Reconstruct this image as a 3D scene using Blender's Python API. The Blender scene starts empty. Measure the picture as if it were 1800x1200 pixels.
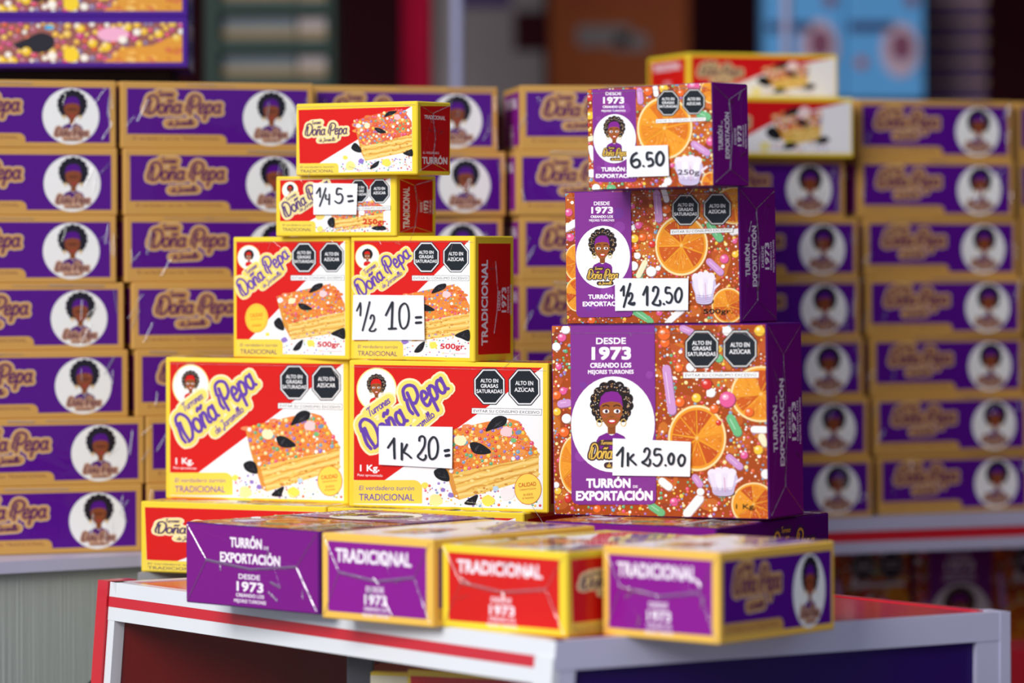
import bpy, math, random
import numpy as np
from mathutils import Matrix, Vector

# ------------------------------------------------------------------ camera, sky, daylight, exposure
SC = bpy.context.scene
COL = SC.collection
CAMZ = 1.25                    # camera height above the pavement
FPX, YH = 6463.7, 450.2        # focal length in pixels (1800 wide), height of the horizon in the frame

cam_d = bpy.data.cameras.new('camera')
cam = bpy.data.objects.new('camera', cam_d)
COL.objects.link(cam)
ROL = -0.0031
_r = Vector((math.cos(ROL), 0, math.sin(ROL)))
_u = Vector((-math.sin(ROL), 0, math.cos(ROL)))
_b = Vector((0, -1, 0))
cam.matrix_world = Matrix(((_r.x, _u.x, _b.x, 0), (_r.y, _u.y, _b.y, 0), (_r.z, _u.z, _b.z, CAMZ), (0, 0, 0, 1)))
cam_d.sensor_width = 36.0
cam_d.lens = FPX / 1800 * 36
cam_d.shift_y = -(600 - YH) / 1800
cam_d.clip_end = 60
cam_d.dof.use_dof = True
cam_d.dof.focus_distance = 3.46
cam_d.dof.aperture_fstop = 3.2
SC.camera = cam

SC.view_settings.view_transform = 'Standard'
SC.view_settings.look = 'None'
SC.view_settings.gamma = 1.0
SC.view_settings.use_curve_mapping = False
SC.view_settings.exposure = -0.06

world = bpy.data.worlds.new('street_sky')
SC.world = world
world.use_nodes = True
_bg = world.node_tree.nodes['Background']
_bg.inputs[0].default_value = (0.74, 0.82, 1.0, 1)
_bg.inputs[1].default_value = 0.62

def area_light(name, loc, target, sx, sy, power, col):
    d = bpy.data.lights.new(name, 'AREA')
    d.shape = 'RECTANGLE'; d.size = sx; d.size_y = sy; d.energy = power; d.color = col
    o = bpy.data.objects.new(name, d); COL.objects.link(o)
    o.location = loc
    o.rotation_euler = (Vector(target) - Vector(loc)).to_track_quat('-Z', 'Y').to_euler()
    return o
# the open street side of the stall: broad daylight from the left front, high up
area_light('street_daylight', (-3.6, -0.9, 4.2), (0.0, 3.5, 1.0), 4.2, 3.0, 430, (1.0, 0.98, 0.95))

random.seed(7)

# ------------------------------------------------------------------ materials
def lin(c):
    out = []
    for v in c[:3]:
        v = v / 255.0
        out.append(v / 12.92 if v <= 0.04045 else ((v + 0.055) / 1.055) ** 2.4)
    return tuple(out) + (1.0,)

def base_mat(name, rough=0.5, coat=0.0, coat_rough=0.05, spec=0.5):
    m = bpy.data.materials.new(name); m.use_nodes = True
    b = m.node_tree.nodes['Principled BSDF']
    b.inputs['Roughness'].default_value = rough
    b.inputs['Coat Weight'].default_value = coat
    b.inputs['Coat Roughness'].default_value = coat_rough
    b.inputs['Specular IOR Level'].default_value = spec
    return m, m.node_tree, b

def ink_mat(name, coat, bump, rough=0.45):
    """printed card under clear film: ink colour from the print, film as a slightly crumpled coat"""
    m, nt, b = base_mat(name, rough, coat, 0.05, 0.12)
    at = nt.nodes.new('ShaderNodeAttribute'); at.attribute_name = 'ink'
    nt.links.new(at.outputs['Color'], b.inputs['Base Color'])
    tc = nt.nodes.new('ShaderNodeTexCoord')
    no = nt.nodes.new('ShaderNodeTexNoise'); no.inputs['Scale'].default_value = 16; no.inputs['Detail'].default_value = 3
    no.inputs['Distortion'].default_value = 0.8
    geo = nt.nodes.new('ShaderNodeNewGeometry')
    nt.links.new(geo.outputs['Position'], no.inputs['Vector'])
    bu = nt.nodes.new('ShaderNodeBump'); bu.inputs['Strength'].default_value = bump; bu.inputs['Distance'].default_value = 0.01
    nt.links.new(no.outputs['Fac'], bu.inputs['Height'])
    nt.links.new(bu.outputs['Normal'], b.inputs['Coat Normal'])
    return m
M_INK = ink_mat('printed_card_in_film', 0.32, 0.14, 0.6)
M_PAPER = ink_mat('paper', 0.0, 0.05, 0.7)

def plain(name, rgb, rough=0.5, coat=0.0, noise=0.06, scale=6, spec=0.5, bump=0.0, stretch=None):
    m, nt, b = base_mat(name, rough, coat, 0.08, spec)
    tc = nt.nodes.new('ShaderNodeTexCoord')
    no = nt.nodes.new('ShaderNodeTexNoise'); no.inputs['Scale'].default_value = scale; no.inputs['Detail'].default_value = 5
    if stretch:
        mp = nt.nodes.new('ShaderNodeMapping'); mp.inputs['Scale'].default_value = stretch
        nt.links.new(tc.outputs['Object'], mp.inputs['Vector']); nt.links.new(mp.outputs['Vector'], no.inputs['Vector'])
    else:
        nt.links.new(tc.outputs['Object'], no.inputs['Vector'])
    mx = nt.nodes.new('ShaderNodeMix'); mx.data_type = 'RGBA'
    c = lin(rgb)
    mx.inputs[6].default_value = tuple(max(0, v * (1 - noise)) for v in c[:3]) + (1,)
    mx.inputs[7].default_value = tuple(min(1, v * (1 + noise)) for v in c[:3]) + (1,)
    nt.links.new(no.outputs['Fac'], mx.inputs[0]); nt.links.new(mx.outputs[2], b.inputs['Base Color'])
    if bump:
        bu = nt.nodes.new('ShaderNodeBump'); bu.inputs['Strength'].default_value = bump; bu.inputs['Distance'].default_value = 0.004
        nt.links.new(no.outputs['Fac'], bu.inputs['Height']); nt.links.new(bu.outputs['Normal'], b.inputs['Normal'])
    return m

def film_mat(name, tr, rough):
    m = bpy.data.materials.new(name); m.use_nodes = True
    nt = m.node_tree; nt.nodes.clear()
    out = nt.nodes.new('ShaderNodeOutputMaterial'); mix = nt.nodes.new('ShaderNodeMixShader')
    t = nt.nodes.new('ShaderNodeBsdfTransparent'); g = nt.nodes.new('ShaderNodeBsdfGlossy')
    g.inputs['Roughness'].default_value = rough
    no = nt.nodes.new('ShaderNodeTexNoise'); no.inputs['Scale'].default_value = 40
    bu = nt.nodes.new('ShaderNodeBump'); bu.inputs['Strength'].default_value = 0.25; bu.inputs['Distance'].default_value = 0.004
    nt.links.new(no.outputs['Fac'], bu.inputs['Height']); nt.links.new(bu.outputs['Normal'], g.inputs['Normal'])
    mix.inputs[0].default_value = 1 - tr
    nt.links.new(t.outputs[0], mix.inputs[1]); nt.links.new(g.outputs[0], mix.inputs[2]); nt.links.new(mix.outputs[0], out.inputs[0])
    return m
M_FILM = film_mat('clear_shrink_film', 0.62, 0.16)
M_GLASS = film_mat('showcase_glass', 0.98, 0.02)

# ------------------------------------------------------------------ object helpers
def mesh_obj(name, verts, faces, mats, parent=None, cols=None, fmat=None, smooth=False):
    me = bpy.data.meshes.new(name)
    me.from_pydata([tuple(v) for v in verts], [], [tuple(f) for f in faces])
    for m in (mats if isinstance(mats, (list, tuple)) else [mats]): me.materials.append(m)
    if cols is not None: put_cols(me, cols)
    if fmat is not None: me.polygons.foreach_set('material_index', fmat)
    if smooth: me.polygons.foreach_set('use_smooth', [True] * len(me.polygons))
    me.update()
    o = bpy.data.objects.new(name, me); COL.objects.link(o)
    if parent: o.parent = parent
    return o

def put_cols(me, cols):
    at = me.color_attributes.new('ink', 'FLOAT_COLOR', 'CORNER')
    arr = np.empty((len(me.loops), 4), np.float32)
    i = 0
    for p, c in zip(me.polygons, cols):
        n = p.loop_total; arr[i:i + n] = c; i += n
    at.data.foreach_set('color', arr.ravel())

def tag(o, label=None, cat=None, group=None, kind=None):
    if label: o['label'] = label
    if cat: o['category'] = cat
    if group: o['group'] = group
    if kind: o['kind'] = kind
    return o

def empty(name, loc=(0, 0, 0), mat=None):
    o = bpy.data.objects.new(name, None); COL.objects.link(o)
    o.empty_display_size = 0.05
    if mat is not None: o.matrix_world = mat
    else: o.location = loc
    return o

def bevel_box(x0, x1, y0, y1, z0, z1, b=0.0012):
    """a box with chamfered edges and corners; faces 0..5 = -X +X -Y +Y -Z +Z, the rest edges"""
    V = []; idx = {}
    lo, hi = (x0, y0, z0), (x1, y1, z1)
    def vert(ax, s):          # vertex on face 'ax', corner s
        key = (ax, s)
        if key not in idx:
            p = []
            for k in range(3):
                v = hi[k] if s[k] else lo[k]
                if k != ax: v += -b if s[k] else b
                p.append(v)
            idx[key] = len(V); V.append(tuple(p))
        return idx[key]
    F = []
    for ax in range(3):
        a1, a2 = (ax + 1) % 3, (ax + 2) % 3
        for side in (0, 1):
            q = []
            for c1, c2 in ((0, 0), (1, 0), (1, 1), (0, 1)):
                s = [0, 0, 0]; s[ax] = side; s[a1] = c1; s[a2] = c2
                q.append(vert(ax, tuple(s)))
            F.append(q if side else q[::-1])
    for ax in range(3):
        a1, a2 = (ax + 1) % 3, (ax + 2) % 3
        for c1 in (0, 1):
            for c2 in (0, 1):
                s0 = [0, 0, 0]; s0[a1] = c1; s0[a2] = c2; s1 = list(s0); s1[ax] = 1
                s0, s1 = tuple(s0), tuple(s1)
                q = [vert(a1, s0), vert(a1, s1), vert(a2, s1), vert(a2, s0)]
                F.append(q if (c1 == c2) else q[::-1])
    for s in [(i, j, k) for i in (0, 1) for j in (0, 1) for k in (0, 1)]:
        q = [vert(0, s), vert(1, s), vert(2, s)]
        F.append(q if (sum(s) % 2) else q[::-1])
    return V, F

def box_obj(name, x0, x1, y0, y1, z0, z1, m, parent=None, b=0.0015):
    V, F = bevel_box(x0, x1, y0, y1, z0, z1, b)
    return mesh_obj(name, V, F, m, parent)

def prism_obj(name, poly, z0, z1, m, parent=None):
    """vertical prism over a counter-clockwise ground polygon"""
    n = len(poly)
    V = [(x, y, z0) for x, y in poly] + [(x, y, z1) for x, y in poly]
    F = [list(range(n))[::-1], list(range(n, 2 * n))] + [[i, (i + 1) % n, n + (i + 1) % n, n + i] for i in range(n)]
    return mesh_obj(name, V, F, m, parent)

def hexa(name, bot, top, m, parent=None):
    V = list(bot) + list(top)
    F = [[3, 2, 1, 0], [4, 5, 6, 7]] + [[i, (i + 1) % 4, 4 + (i + 1) % 4, 4 + i] for i in range(4)]
    return mesh_obj(name, V, F, m, parent)

def ground(px, py, z):
    """the point at height z (below/above the eye, world z) seen at pixel px,py of the photograph"""
    Y = -FPX * (z - CAMZ) / (py - YH)
    return ((px - 900) / FPX * Y, Y)

# ------------------------------------------------------------------ 2-D print artwork
def homog(quad):
    """pixel quad TL,TR,BR,BL -> unit square with v up"""
    dst = [(0, 1), (1, 1), (1, 0), (0, 0)]
    A = []; b = []
    for (x, y), (u, v) in zip(quad, dst):
        A.append([x, y, 1, 0, 0, 0, -u * x, -u * y]); b.append(u)
        A.append([0, 0, 0, x, y, 1, -v * x, -v * y]); b.append(v)
    h = np.append(np.linalg.solve(np.array(A, float), np.array(b, float)), 1).reshape(3, 3)
    return h

_TXT = {}
def glyphs(s, off):
    """flat mesh of a line of lettering, cap height 1"""
    k = (s, off)
    if k not in _TXT:
        c = bpy.data.curves.new('t', 'FONT'); c.body = s; c.size = 1; c.offset = off; c.resolution_u = 3
        o = bpy.data.objects.new('t', c); COL.objects.link(o)
        dg = bpy.context.evaluated_depsgraph_get()
        me = bpy.data.meshes.new_from_object(o.evaluated_get(dg))
        v = np.array([(p.co.x, p.co.y) for p in me.vertices]); f = [tuple(p.vertices) for p in me.polygons]
        bpy.data.objects.remove(o); bpy.data.curves.remove(c); bpy.data.meshes.remove(me)
        v[:, 0] -= v[:, 0].min()
        v[:, 1] /= 0.729
        v[:, 0] /= max(1e-6, v[:, 0].max())
        _TXT[k] = (v, f)
    return _TXT[k]

def smooth_path(P, n=6, closed=False):
    P = np.array(P, float)
    if len(P) < 3: return P
    out = []
    N = len(P); rng = range(N if closed else N - 1)
    for i in rng:
        p0 = P[(i - 1) % N] if (closed or i > 0) else 2 * P[0] - P[1]
        p1 = P[i]; p2 = P[(i + 1) % N]
        p3 = P[(i + 2) % N] if (closed or i + 2 < N) else 2 * P[-1] - P[-2]
        for t in np.arange(n) / n:
            out.append(0.5 * ((2 * p1) + (-p0 + p2) * t + (2 * p0 - 5 * p1 + 4 * p2 - p3) * t * t + (-p0 + 3 * p1 - 3 * p2 + p3) * t ** 3))
    if not closed: out.append(P[-1])
    return np.array(out)

class Art:
    def __init__(self, quad=None, clip=None):
        self.h = homog(quad) if quad is not None else None
        self.items = []; self.part = 'carton'; self.clipr = clip      # clip rect in uv
    def uv(self, P):
        P = np.atleast_2d(np.array(P, float))
        if self.h is None: return P
        q = np.c_[P, np.ones(len(P))] @ self.h.T
        return q[:, :2] / q[:, 2:]
    def add(self, P, F, col, zr=None, up=0):
        Q = self.uv(P)
        if self.clipr is not None: Q = np.clip(Q, self.clipr[:2], self.clipr[2:])
        self.items.append((Q, F, lin(col), self.part, zr, up))
    def poly(self, P, col, clip=True):
        Q = self.uv(P)
        if clip and self.clipr is not None:
            Q = clip_rect(Q, self.clipr)
            if Q is None: return
        self.items.append((Q, [tuple(range(len(Q)))], lin(col), self.part, None, 0))
    def rect(self, x0, y0, x1, y1, col): self.poly([(x0, y0), (x1, y0), (x1, y1), (x0, y1)], col)
    def rrect(self, x0, y0, x1, y1, r, col, corners=(1, 1, 1, 1)):
        P = []
        for (px, py, cx, cy, a0), k in zip(((x0, y0, x0 + r, y0 + r, 180), (x1, y0, x1 - r, y0 + r, 270), (x1, y1, x1 - r, y1 - r, 0), (x0, y1, x0 + r, y1 - r, 90)), corners):
            if k: P += [(cx + r * math.cos(math.radians(a0 + t)), cy + r * math.sin(math.radians(a0 + t))) for t in (0, 18, 36, 54, 72, 90)]
            else: P.append((px, py))
        self.poly(P, col)
    def ell(self, cx, cy, rx, ry, col, n=28, rot=0, jit=0, rnd=None):
        c, s = math.cos(rot), math.sin(rot); P = []
        for i in range(n):
            a = 2 * math.pi * i / n; k = 1 + (rnd.uniform(-jit, jit) if rnd else 0)
            x, y = rx * k * math.cos(a), ry * k * math.sin(a)
            P.append((cx + x * c - y * s, cy + x * s + y * c))
        self.poly(P, col)
    def stroke(self, P, w, col, closed=False, n=6, taper=None, smooth=True):
        P = smooth_path(P, n, closed) if smooth else np.array(P, float)
        N = len(P)
        if N < 2: return
        T = np.roll(P, -1, 0) - np.roll(P, 1, 0) if closed else np.gradient(P, axis=0)
        L = np.linalg.norm(T, axis=1, keepdims=True); L[L < 1e-9] = 1; T = T / L
        Nn = np.c_[-T[:, 1], T[:, 0]]
        W = np.full((N, 1), w / 2.0)
        if taper: W = W * np.interp(np.linspace(0, 1, N), [0, .5, 1], taper)[:, None]
        V = np.r_[P + Nn * W, P - Nn * W]; F = []
        for i in range(N if closed else N - 1):
            j = (i + 1) % N; F.append((i, j, N + j, N + i))
        V = list(V)
        if not closed:
            for e, sg in ((0, -1), (N - 1, 1)):
                base = len(V); m = 5; a = math.atan2(Nn[e][1], Nn[e][0]); r = float(W[e, 0])
                for k in range(1, m):
                    t = a - sg * math.pi * k / m
                    V.append((P[e][0] + r * math.cos(t), P[e][1] + r * math.sin(t)))
                F.append(tuple([e] + list(range(base, base + m - 1)) + [N + e]))
        V = np.array(V); zr = np.zeros(len(V)); zr[:N] = np.arange(N) / N; zr[N:2 * N] = np.arange(N) / N
        self.add(V, F, col, zr)
    def text(self, s, x0, y0, x1, y1, h, col, bold=0.02, shear=0.0):
        """a line of lettering on the baseline (x0,y0)-(x1,y1), capitals h high"""
        v, f = glyphs(s, 0.0)
        e = np.array([x1 - x0, y1 - y0], float); l = np.linalg.norm(e) + 1e-9; ex = e / l; u = np.array([ex[1], -ex[0]]); b = bold * h * 0.85
        q = np.array([x0, y0]) + ex * b + np.outer((v[:, 0]) * (l - 2 * b) + shear * h * v[:, 1], ex) + np.outer(b + v[:, 1] * (h - 2 * b), u)
        sh = [(0, 0)] if bold < .009 else [(a * b, c * b) for a, c in ((-1, -1), (1, -1), (1, 1), (-1, 1), (-1, 0), (1, 0), (0, 1), (0, -1), (0, 0))]
        P = []; F = []; Z = []
        for k, (a, c) in enumerate(sh):
            F += [tuple(i + len(P) * len(v) for i in g) for g in f]; P.append(q + ex * a + u * c); Z += [k / len(sh)] * len(v)
        self.add(np.concatenate(P), F, col, np.array(Z))
    def build(self, W, H, o, eu, ev, n, dz=2e-5, z0=6e-5):
        """-> {part: (verts, faces, colours)} on the face with origin o and axes eu, ev, n"""
        o, eu, ev, n = map(np.array, (o, eu, ev, n)); res = {}
        N = len(self.items); bb = np.zeros((N, 4)); lay = np.zeros(N, int)
        for i, (P, F, c, part, zr, up) in enumerate(self.items):
            x0, y0 = P.min(0); x1, y1 = P.max(0)
            if i:
                B = bb[:i]; m = (B[:, 0] < x1) & (B[:, 2] > x0) & (B[:, 1] < y1) & (B[:, 3] > y0)
                lay[i] = (lay[:i][m].max() + 1) if m.any() else 0
            bb[i] = (x0, y0, x1, y1)
            z = z0 + dz * lay[i] + (0 if zr is None else zr * dz * 0.7)
            V3 = o + (P[:, :1] * W) * eu + (P[:, 1:] * H) * ev + np.reshape(z * np.ones(len(P)), (-1, 1)) * n
            # keep faces looking outward
            r = res.setdefault(part, ([], [], []))
            k = len(r[0]); r[0].extend(V3.tolist())
            for f in F:
                q = P[list(f)]; ar = 0.5 * np.sum(q[:, 0] * np.roll(q[:, 1], -1) - np.roll(q[:, 0], -1) * q[:, 1])
                g = f if ar >= 0 else f[::-1]
                r[1].append(tuple(k + a for a in g)); r[2].append(c)
        return res

def clip_rect(P, R):
    P = [tuple(p) for p in P]
    for ax, lim, sg in ((0, R[0], 1), (0, R[2], -1), (1, R[1], 1), (1, R[3], -1)):
        out = []
        for i, a in enumerate(P):
            b = P[(i + 1) % len(P)]
            ia, ib = sg * (a[ax] - lim) >= 0, sg * (b[ax] - lim) >= 0
            if ia: out.append(a)
            if ia != ib:
                t = (lim - a[ax]) / (b[ax] - a[ax]); out.append((a[0] + t * (b[0] - a[0]), a[1] + t * (b[1] - a[1])))
        P = out
        if len(P) < 3: return None
    return np.array(P)
# ------------------------------------------------------------------ brand artwork
RED, YEL, WHT = (216, 22, 14), (244, 214, 78), (246, 246, 244)
PURP, GOLD, VIO = (84, 10, 136), (208, 158, 82), (104, 66, 168)
BLK, CREAM = (24, 28, 34), (250, 232, 140)
CANDY = [(240, 200, 60), (228, 80, 120), (250, 245, 235), (226, 96, 40), (120, 160, 190), (150, 110, 190), (90, 170, 120), (214, 60, 60), (245, 225, 150)]

def ring(cx, cy, rx, ry, n=9, a0=0, a1=360):
    return [(cx + rx * math.cos(math.radians(a0 + (a1 - a0) * i / n)), cy - ry * math.sin(math.radians(a0 + (a1 - a0) * i / n))) for i in range(n + 1)]
# hand-drawn script letters: centre lines, y down, baseline 0, capital height 1; each with its advance
GL = {
 'D': (.86, [[(.16, -.78), (.04, -.3), (.1, -.04)], [(.3, -.74), (.26, -.4), (.3, -.08)], [(.1, -.72), (.2, -.96), (.5, -1), (.76, -.72), (.76, -.35), (.56, -.02), (.28, .02)]]),
 'P': (.80, [[(.14, -.62), (.04, -.3), (.1, -.1)], [(.34, -.8), (.28, -.3), (.3, .06)], [(.08, -.66), (.22, -.96), (.52, -1), (.78, -.82), (.74, -.5), (.48, -.34), (.34, -.4)]]),
 'T': (.55, [[(.02, -.84), (.2, -.98), (.45, -.92), (.62, -1)], [(.38, -.92), (.28, -.4), (.2, 0)]]),
 'J': (.55, [[(.1, -.9), (.35, -1), (.55, -.96)], [(.48, -.96), (.38, -.2), (.2, .25), (0, .2), (.1, 0), (.42, -.12)]]),
 'o': (.48, [ring(.22, -.25, .2, .25)]),
 'n': (.52, [[(.08, -.48), (.06, 0)], [(.06, -.2), (.2, -.46), (.36, -.44), (.36, -.1), (.46, -.02)]]),
 'ñ': (.52, [[(.08, -.48), (.06, 0)], [(.06, -.2), (.2, -.46), (.36, -.44), (.36, -.1), (.46, -.02)], [(.06, -.66), (.16, -.74), (.26, -.66), (.38, -.74)]]),
 'a': (.52, [ring(.2, -.24, .18, .24), [(.39, -.48), (.38, -.1), (.48, -.02)]]),
 'e': (.44, [[(.06, -.24), (.34, -.28), (.32, -.46), (.18, -.5), (.04, -.3), (.08, -.04), (.24, 0), (.42, -.1)]]),
 'p': (.52, [[(.1, -.48), (.06, 0), (.04, .36)], [(.08, -.3), (.24, -.5), (.4, -.36), (.36, -.06), (.18, 0), (.08, -.1)]]),
 'u': (.5, [[(.06, -.46), (.06, -.1), (.2, 0), (.36, -.12)], [(.38, -.46), (.38, -.08), (.46, -.02)]]),
 'r': (.38, [[(.08, -.48), (.06, 0)], [(.08, -.28), (.22, -.46), (.36, -.42)]]),
 's': (.38, [[(.34, -.42), (.16, -.48), (.08, -.34), (.28, -.2), (.24, -.02), (.02, -.04)]]),
 'd': (.52, [ring(.2, -.24, .18, .24), [(.44, -.98), (.38, -.1), (.48, -.02)]]),
 'm': (.74, [[(.08, -.48), (.06, 0)], [(.06, -.2), (.18, -.46), (.3, -.44), (.3, 0)], [(.3, -.2), (.44, -.46), (.56, -.44), (.56, -.1), (.66, -.02)]]),
 'i': (.26, [[(.1, -.46), (.08, -.08), (.2, -.02)], [(.12, -.66), (.13, -.68)]]),
 'l': (.28, [[(.04, -.2), (.22, -.8), (.16, -1), (.08, -.8), (.08, -.1), (.24, -.02)]]),
 ' ': (.26, []),
}
def script(s):
    x = 0; out = []
    for ch in s:
        adv, st = GL[ch]
        for p in st: out.append([(x + a, b) for a, b in p])
        x += adv
    return out, x

def put_script(A, s, x0, y0, x1, y1, h, w, col, shear=.18, n=5):
    st, L = script(s)
    e = np.array([x1 - x0, y1 - y0], float); l = np.linalg.norm(e); ex = e / l; up = np.array([ex[1], -ex[0]])
    for p in st:
        p = np.array(p)
        Q = np.array([x0, y0]) + np.outer(p[:, 0] / L * l - shear * p[:, 1] * h, ex) + np.outer(-p[:, 1] * h, up)
        A.stroke(Q, w, col, n=n)

def logo(A, x0, y0, x1, y1, h, ink, mid, rim, tops, subs, fine=True, part='brand_logo', core=None, wk=1.0):
    """the script name 'Doña Pepa' on its outlined blob; tops/subs = baselines of the small lines above and below"""
    old, A.part = A.part, part
    n = 5 if fine else 3
    lay = ((rim, .5), (mid, .36)) if rim else ((mid, .40),)
    for col, k in lay:
        put_script(A, 'Doña Pepa', x0, y0, x1, y1, h, h * k * wk, col, n=n)
        for q, s in ((tops, 'Turrones'), (subs, 'de Jaramillo')):
            if q is not None:
                xa, ya, xb, yb, hh = q
                e = np.array([xb - xa, yb - ya]); u = np.array([e[1], -e[0]]) / np.linalg.norm(e) * hh * .38
                A.stroke([(xa + u[0], ya + u[1]), (xb + u[0], yb + u[1])], hh * 1.1 + h * (k - .28) * wk, col, smooth=False)
    if core: put_script(A, 'Doña Pepa', x0, y0, x1, y1, h, h * .19 * wk, core, n=n)
    put_script(A, 'Doña Pepa', x0, y0, x1, y1, h, h * .122 * (wk if not core else 1), ink, n=n)
    for q, s in ((tops, 'Turrones'), (subs, 'de Jaramillo')):
        if q is not None: put_script(A, s, *q, q[4] * .13, ink, n=3)
    A.part = old

def portrait(A, cx, cy, s, band, fine=2, shirt=None, part='portrait_medallion', dark=(34, 24, 24)):
    """the emblem: a woman with curly hair, head band and hoop earrings; cx,cy = middle of the hair, s = its half width"""
    old, A.part = A.part, part
    skin = (156, 86, 34) if fine else (140, 72, 42)
    rnd = random.Random(3)
    X = lambda x: cx + x * s
    Y = lambda y: cy + y * s
    A.poly([(X(-.18), Y(.9)), (X(.2), Y(.9)), (X(.2), Y(1.6)), (X(-.18), Y(1.6))], (138, 74, 28))
    curls = [(-.72, .52), (-.8, .2), (-.78, -.12), (-.62, -.42), (-.36, -.66), (0, -.76), (.36, -.68), (.64, -.44), (.8, -.1), (.82, .24), (.7, .56), (-.55, .8), (.56, .78)]
    for x, y in curls: A.ell(X(x), Y(y), .25 * s, .25 * s, dark, 14 if fine else 10)
    A.poly([(X(-.7), Y(.7)), (X(-.75), Y(.1)), (X(-.5), Y(-.55)), (X(0), Y(-.8)), (X(.5), Y(-.55)), (X(.75), Y(.1)), (X(.68), Y(.7))], dark)
    if fine > 1:
        for x, y in curls:
            for k in range(9):
                a, r = rnd.uniform(0, 6.28), rnd.uniform(.02, .22)
                A.ell(X(x + r * math.cos(a)), Y(y + r * math.sin(a)), .028 * s, .024 * s, rnd.choice([(230, 200, 170), (200, 190, 190), (170, 120, 90), (215, 170, 90)]), 6)
    A.poly([(X(x), Y(y)) for x, y in ((-.56, .2), (-.5, -.1), (.46, -.1), (.54, .2), (.52, .62), (.38, .98), (.18, 1.24), (0, 1.3), (-.2, 1.24), (-.4, .98), (-.54, .62))], skin)
    A.poly([(X(x), Y(y)) for x, y in ((-.6, .3), (-.5, -.2), (-.3, -.4), (0, -.46), (.3, -.42), (.48, -.2), (.56, .3), (.4, .08), (0, .02), (-.42, .1))], band)
    if fine:
        for k in (-.26, .27):
            A.ell(X(k), Y(.5), .16 * s, .1 * s, (250, 248, 245), 14); A.ell(X(k + .02), Y(.5), .075 * s, .09 * s, (70, 40, 60), 10)
            A.ell(X(k + .02), Y(.49), .03 * s, .035 * s, (20, 14, 20), 8)
            A.stroke([(X(k - .16), Y(.26)), (X(k), Y(.2)), (X(k + .15), Y(.26))], .06 * s, (66, 34, 16), n=3)
            A.ell(X(k * 1.25), Y(.74), .13 * s, .08 * s, (170, 84, 50), 12)
        A.stroke([(X(-.06), Y(.74)), (X(.02), Y(.78)), (X(.1), Y(.74))], .035 * s, (118, 60, 26), n=3)
        A.ell(X(.03), Y(.99), .2 * s, .1 * s, (200, 40, 50), 16); A.ell(X(.03), Y(.97), .14 * s, .05 * s, (252, 248, 246), 12)
        for k in (-.58, .58): A.stroke(ring(X(k), Y(1.05), .12 * s, .17 * s, 8)[:-1], .035 * s, (226, 190, 90), closed=True, n=3)
    else:
        A.ell(X(.03), Y(.98), .17 * s, .07 * s, (180, 60, 60), 10); A.ell(X(0), Y(.5), .4 * s, .07 * s, (96, 48, 32), 12)
        for k in (-.56, .56): A.ell(X(k), Y(1.05), .1 * s, .15 * s, (226, 190, 130), 8)
    A.poly([(X(x), Y(y)) for x, y in ((-.72, 2.45), (-.72, 1.9), (-.6, 1.7), (-.22, 1.52), (-.1, 1.62), (0, 1.66), (.12, 1.62), (.24, 1.52), (.62, 1.7), (.74, 1.9), (.74, 2.45))], shirt or band)
    A.part = old

def octagon(cx, cy, rx, ry, k=.42):
    return [(cx + a * rx, cy + b * ry) for a, b in ((-k, -1), (k, -1), (1, -k), (1, k), (k, 1), (-k, 1), (-1, k), (-1, -k))]

def seal(A, cx, cy, rx, ry, lines, line_col=(240, 240, 240), part='warning_octagon', slope=0.0):
    old, A.part = A.part, part
    A.poly(octagon(cx, cy, rx, ry), BLK); A.poly(octagon(cx, cy, rx * .945, ry * .945), line_col); A.poly(octagon(cx, cy, rx * .87, ry * .87), (28, 33, 40))
    n = len(lines); hh = ry * (.215 if n == 3 else .235); gap = ry * (.29 if n == 3 else .36)
    for i, s in enumerate(lines):
        w = rx * {'ALTO EN': .56, 'GRASAS': .55, 'SATURADAS': .82, 'AZÚCAR': .62}[s]
        y = cy - .04 * ry + (i - (n - 1) / 2) * gap + hh / 2
        A.text(s, cx - w, y - slope * w, cx + w, y + slope * w, hh, (245, 245, 245), .022)
    A.part = old
S3 = ['ALTO EN', 'GRASAS', 'SATURADAS']; S2 = ['ALTO EN', 'AZÚCAR']

def strip(A, P, ink=BLK, rim=BLK):
    """the EVITAR SU CONSUMO EXCESIVO strip inside the quad P (TL,TR,BR,BL)"""
    old, A.part = A.part, 'warning_strip'
    P = np.array(P, float); c = P.mean(0)
    A.poly(P, rim); h = np.linalg.norm(P[3] - P[0]); w = np.linalg.norm(P[1] - P[0])
    t = h * .06
    e = (P[1] - P[0]) / w; f = (P[3] - P[0]) / h
    A.poly([P[0] + e * t + f * t, P[1] - e * t + f * t, P[2] - e * t - f * t, P[3] + e * t - f * t], (248, 248, 246))
    a = P[3] + e * w * .03 - f * h * .26; b = P[2] - e * w * .03 - f * h * .26
    A.text('EVITAR SU CONSUMO EXCESIVO', a[0], a[1], b[0], b[1], h * .48, ink, .006)
    A.part = old

def inside(p, poly):
    x, y = p; r = False; n = len(poly)
    for i in range(n):
        (x0, y0), (x1, y1) = poly[i], poly[(i + 1) % n]
        if (y0 > y) != (y1 > y) and x < (x1 - x0) * (y - y0) / (y1 - y0) + x0: r = not r
    return r

def lerp(a, b, t): return tuple(a[i] + (b[i] - a[i]) * t for i in range(len(a)))

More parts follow.
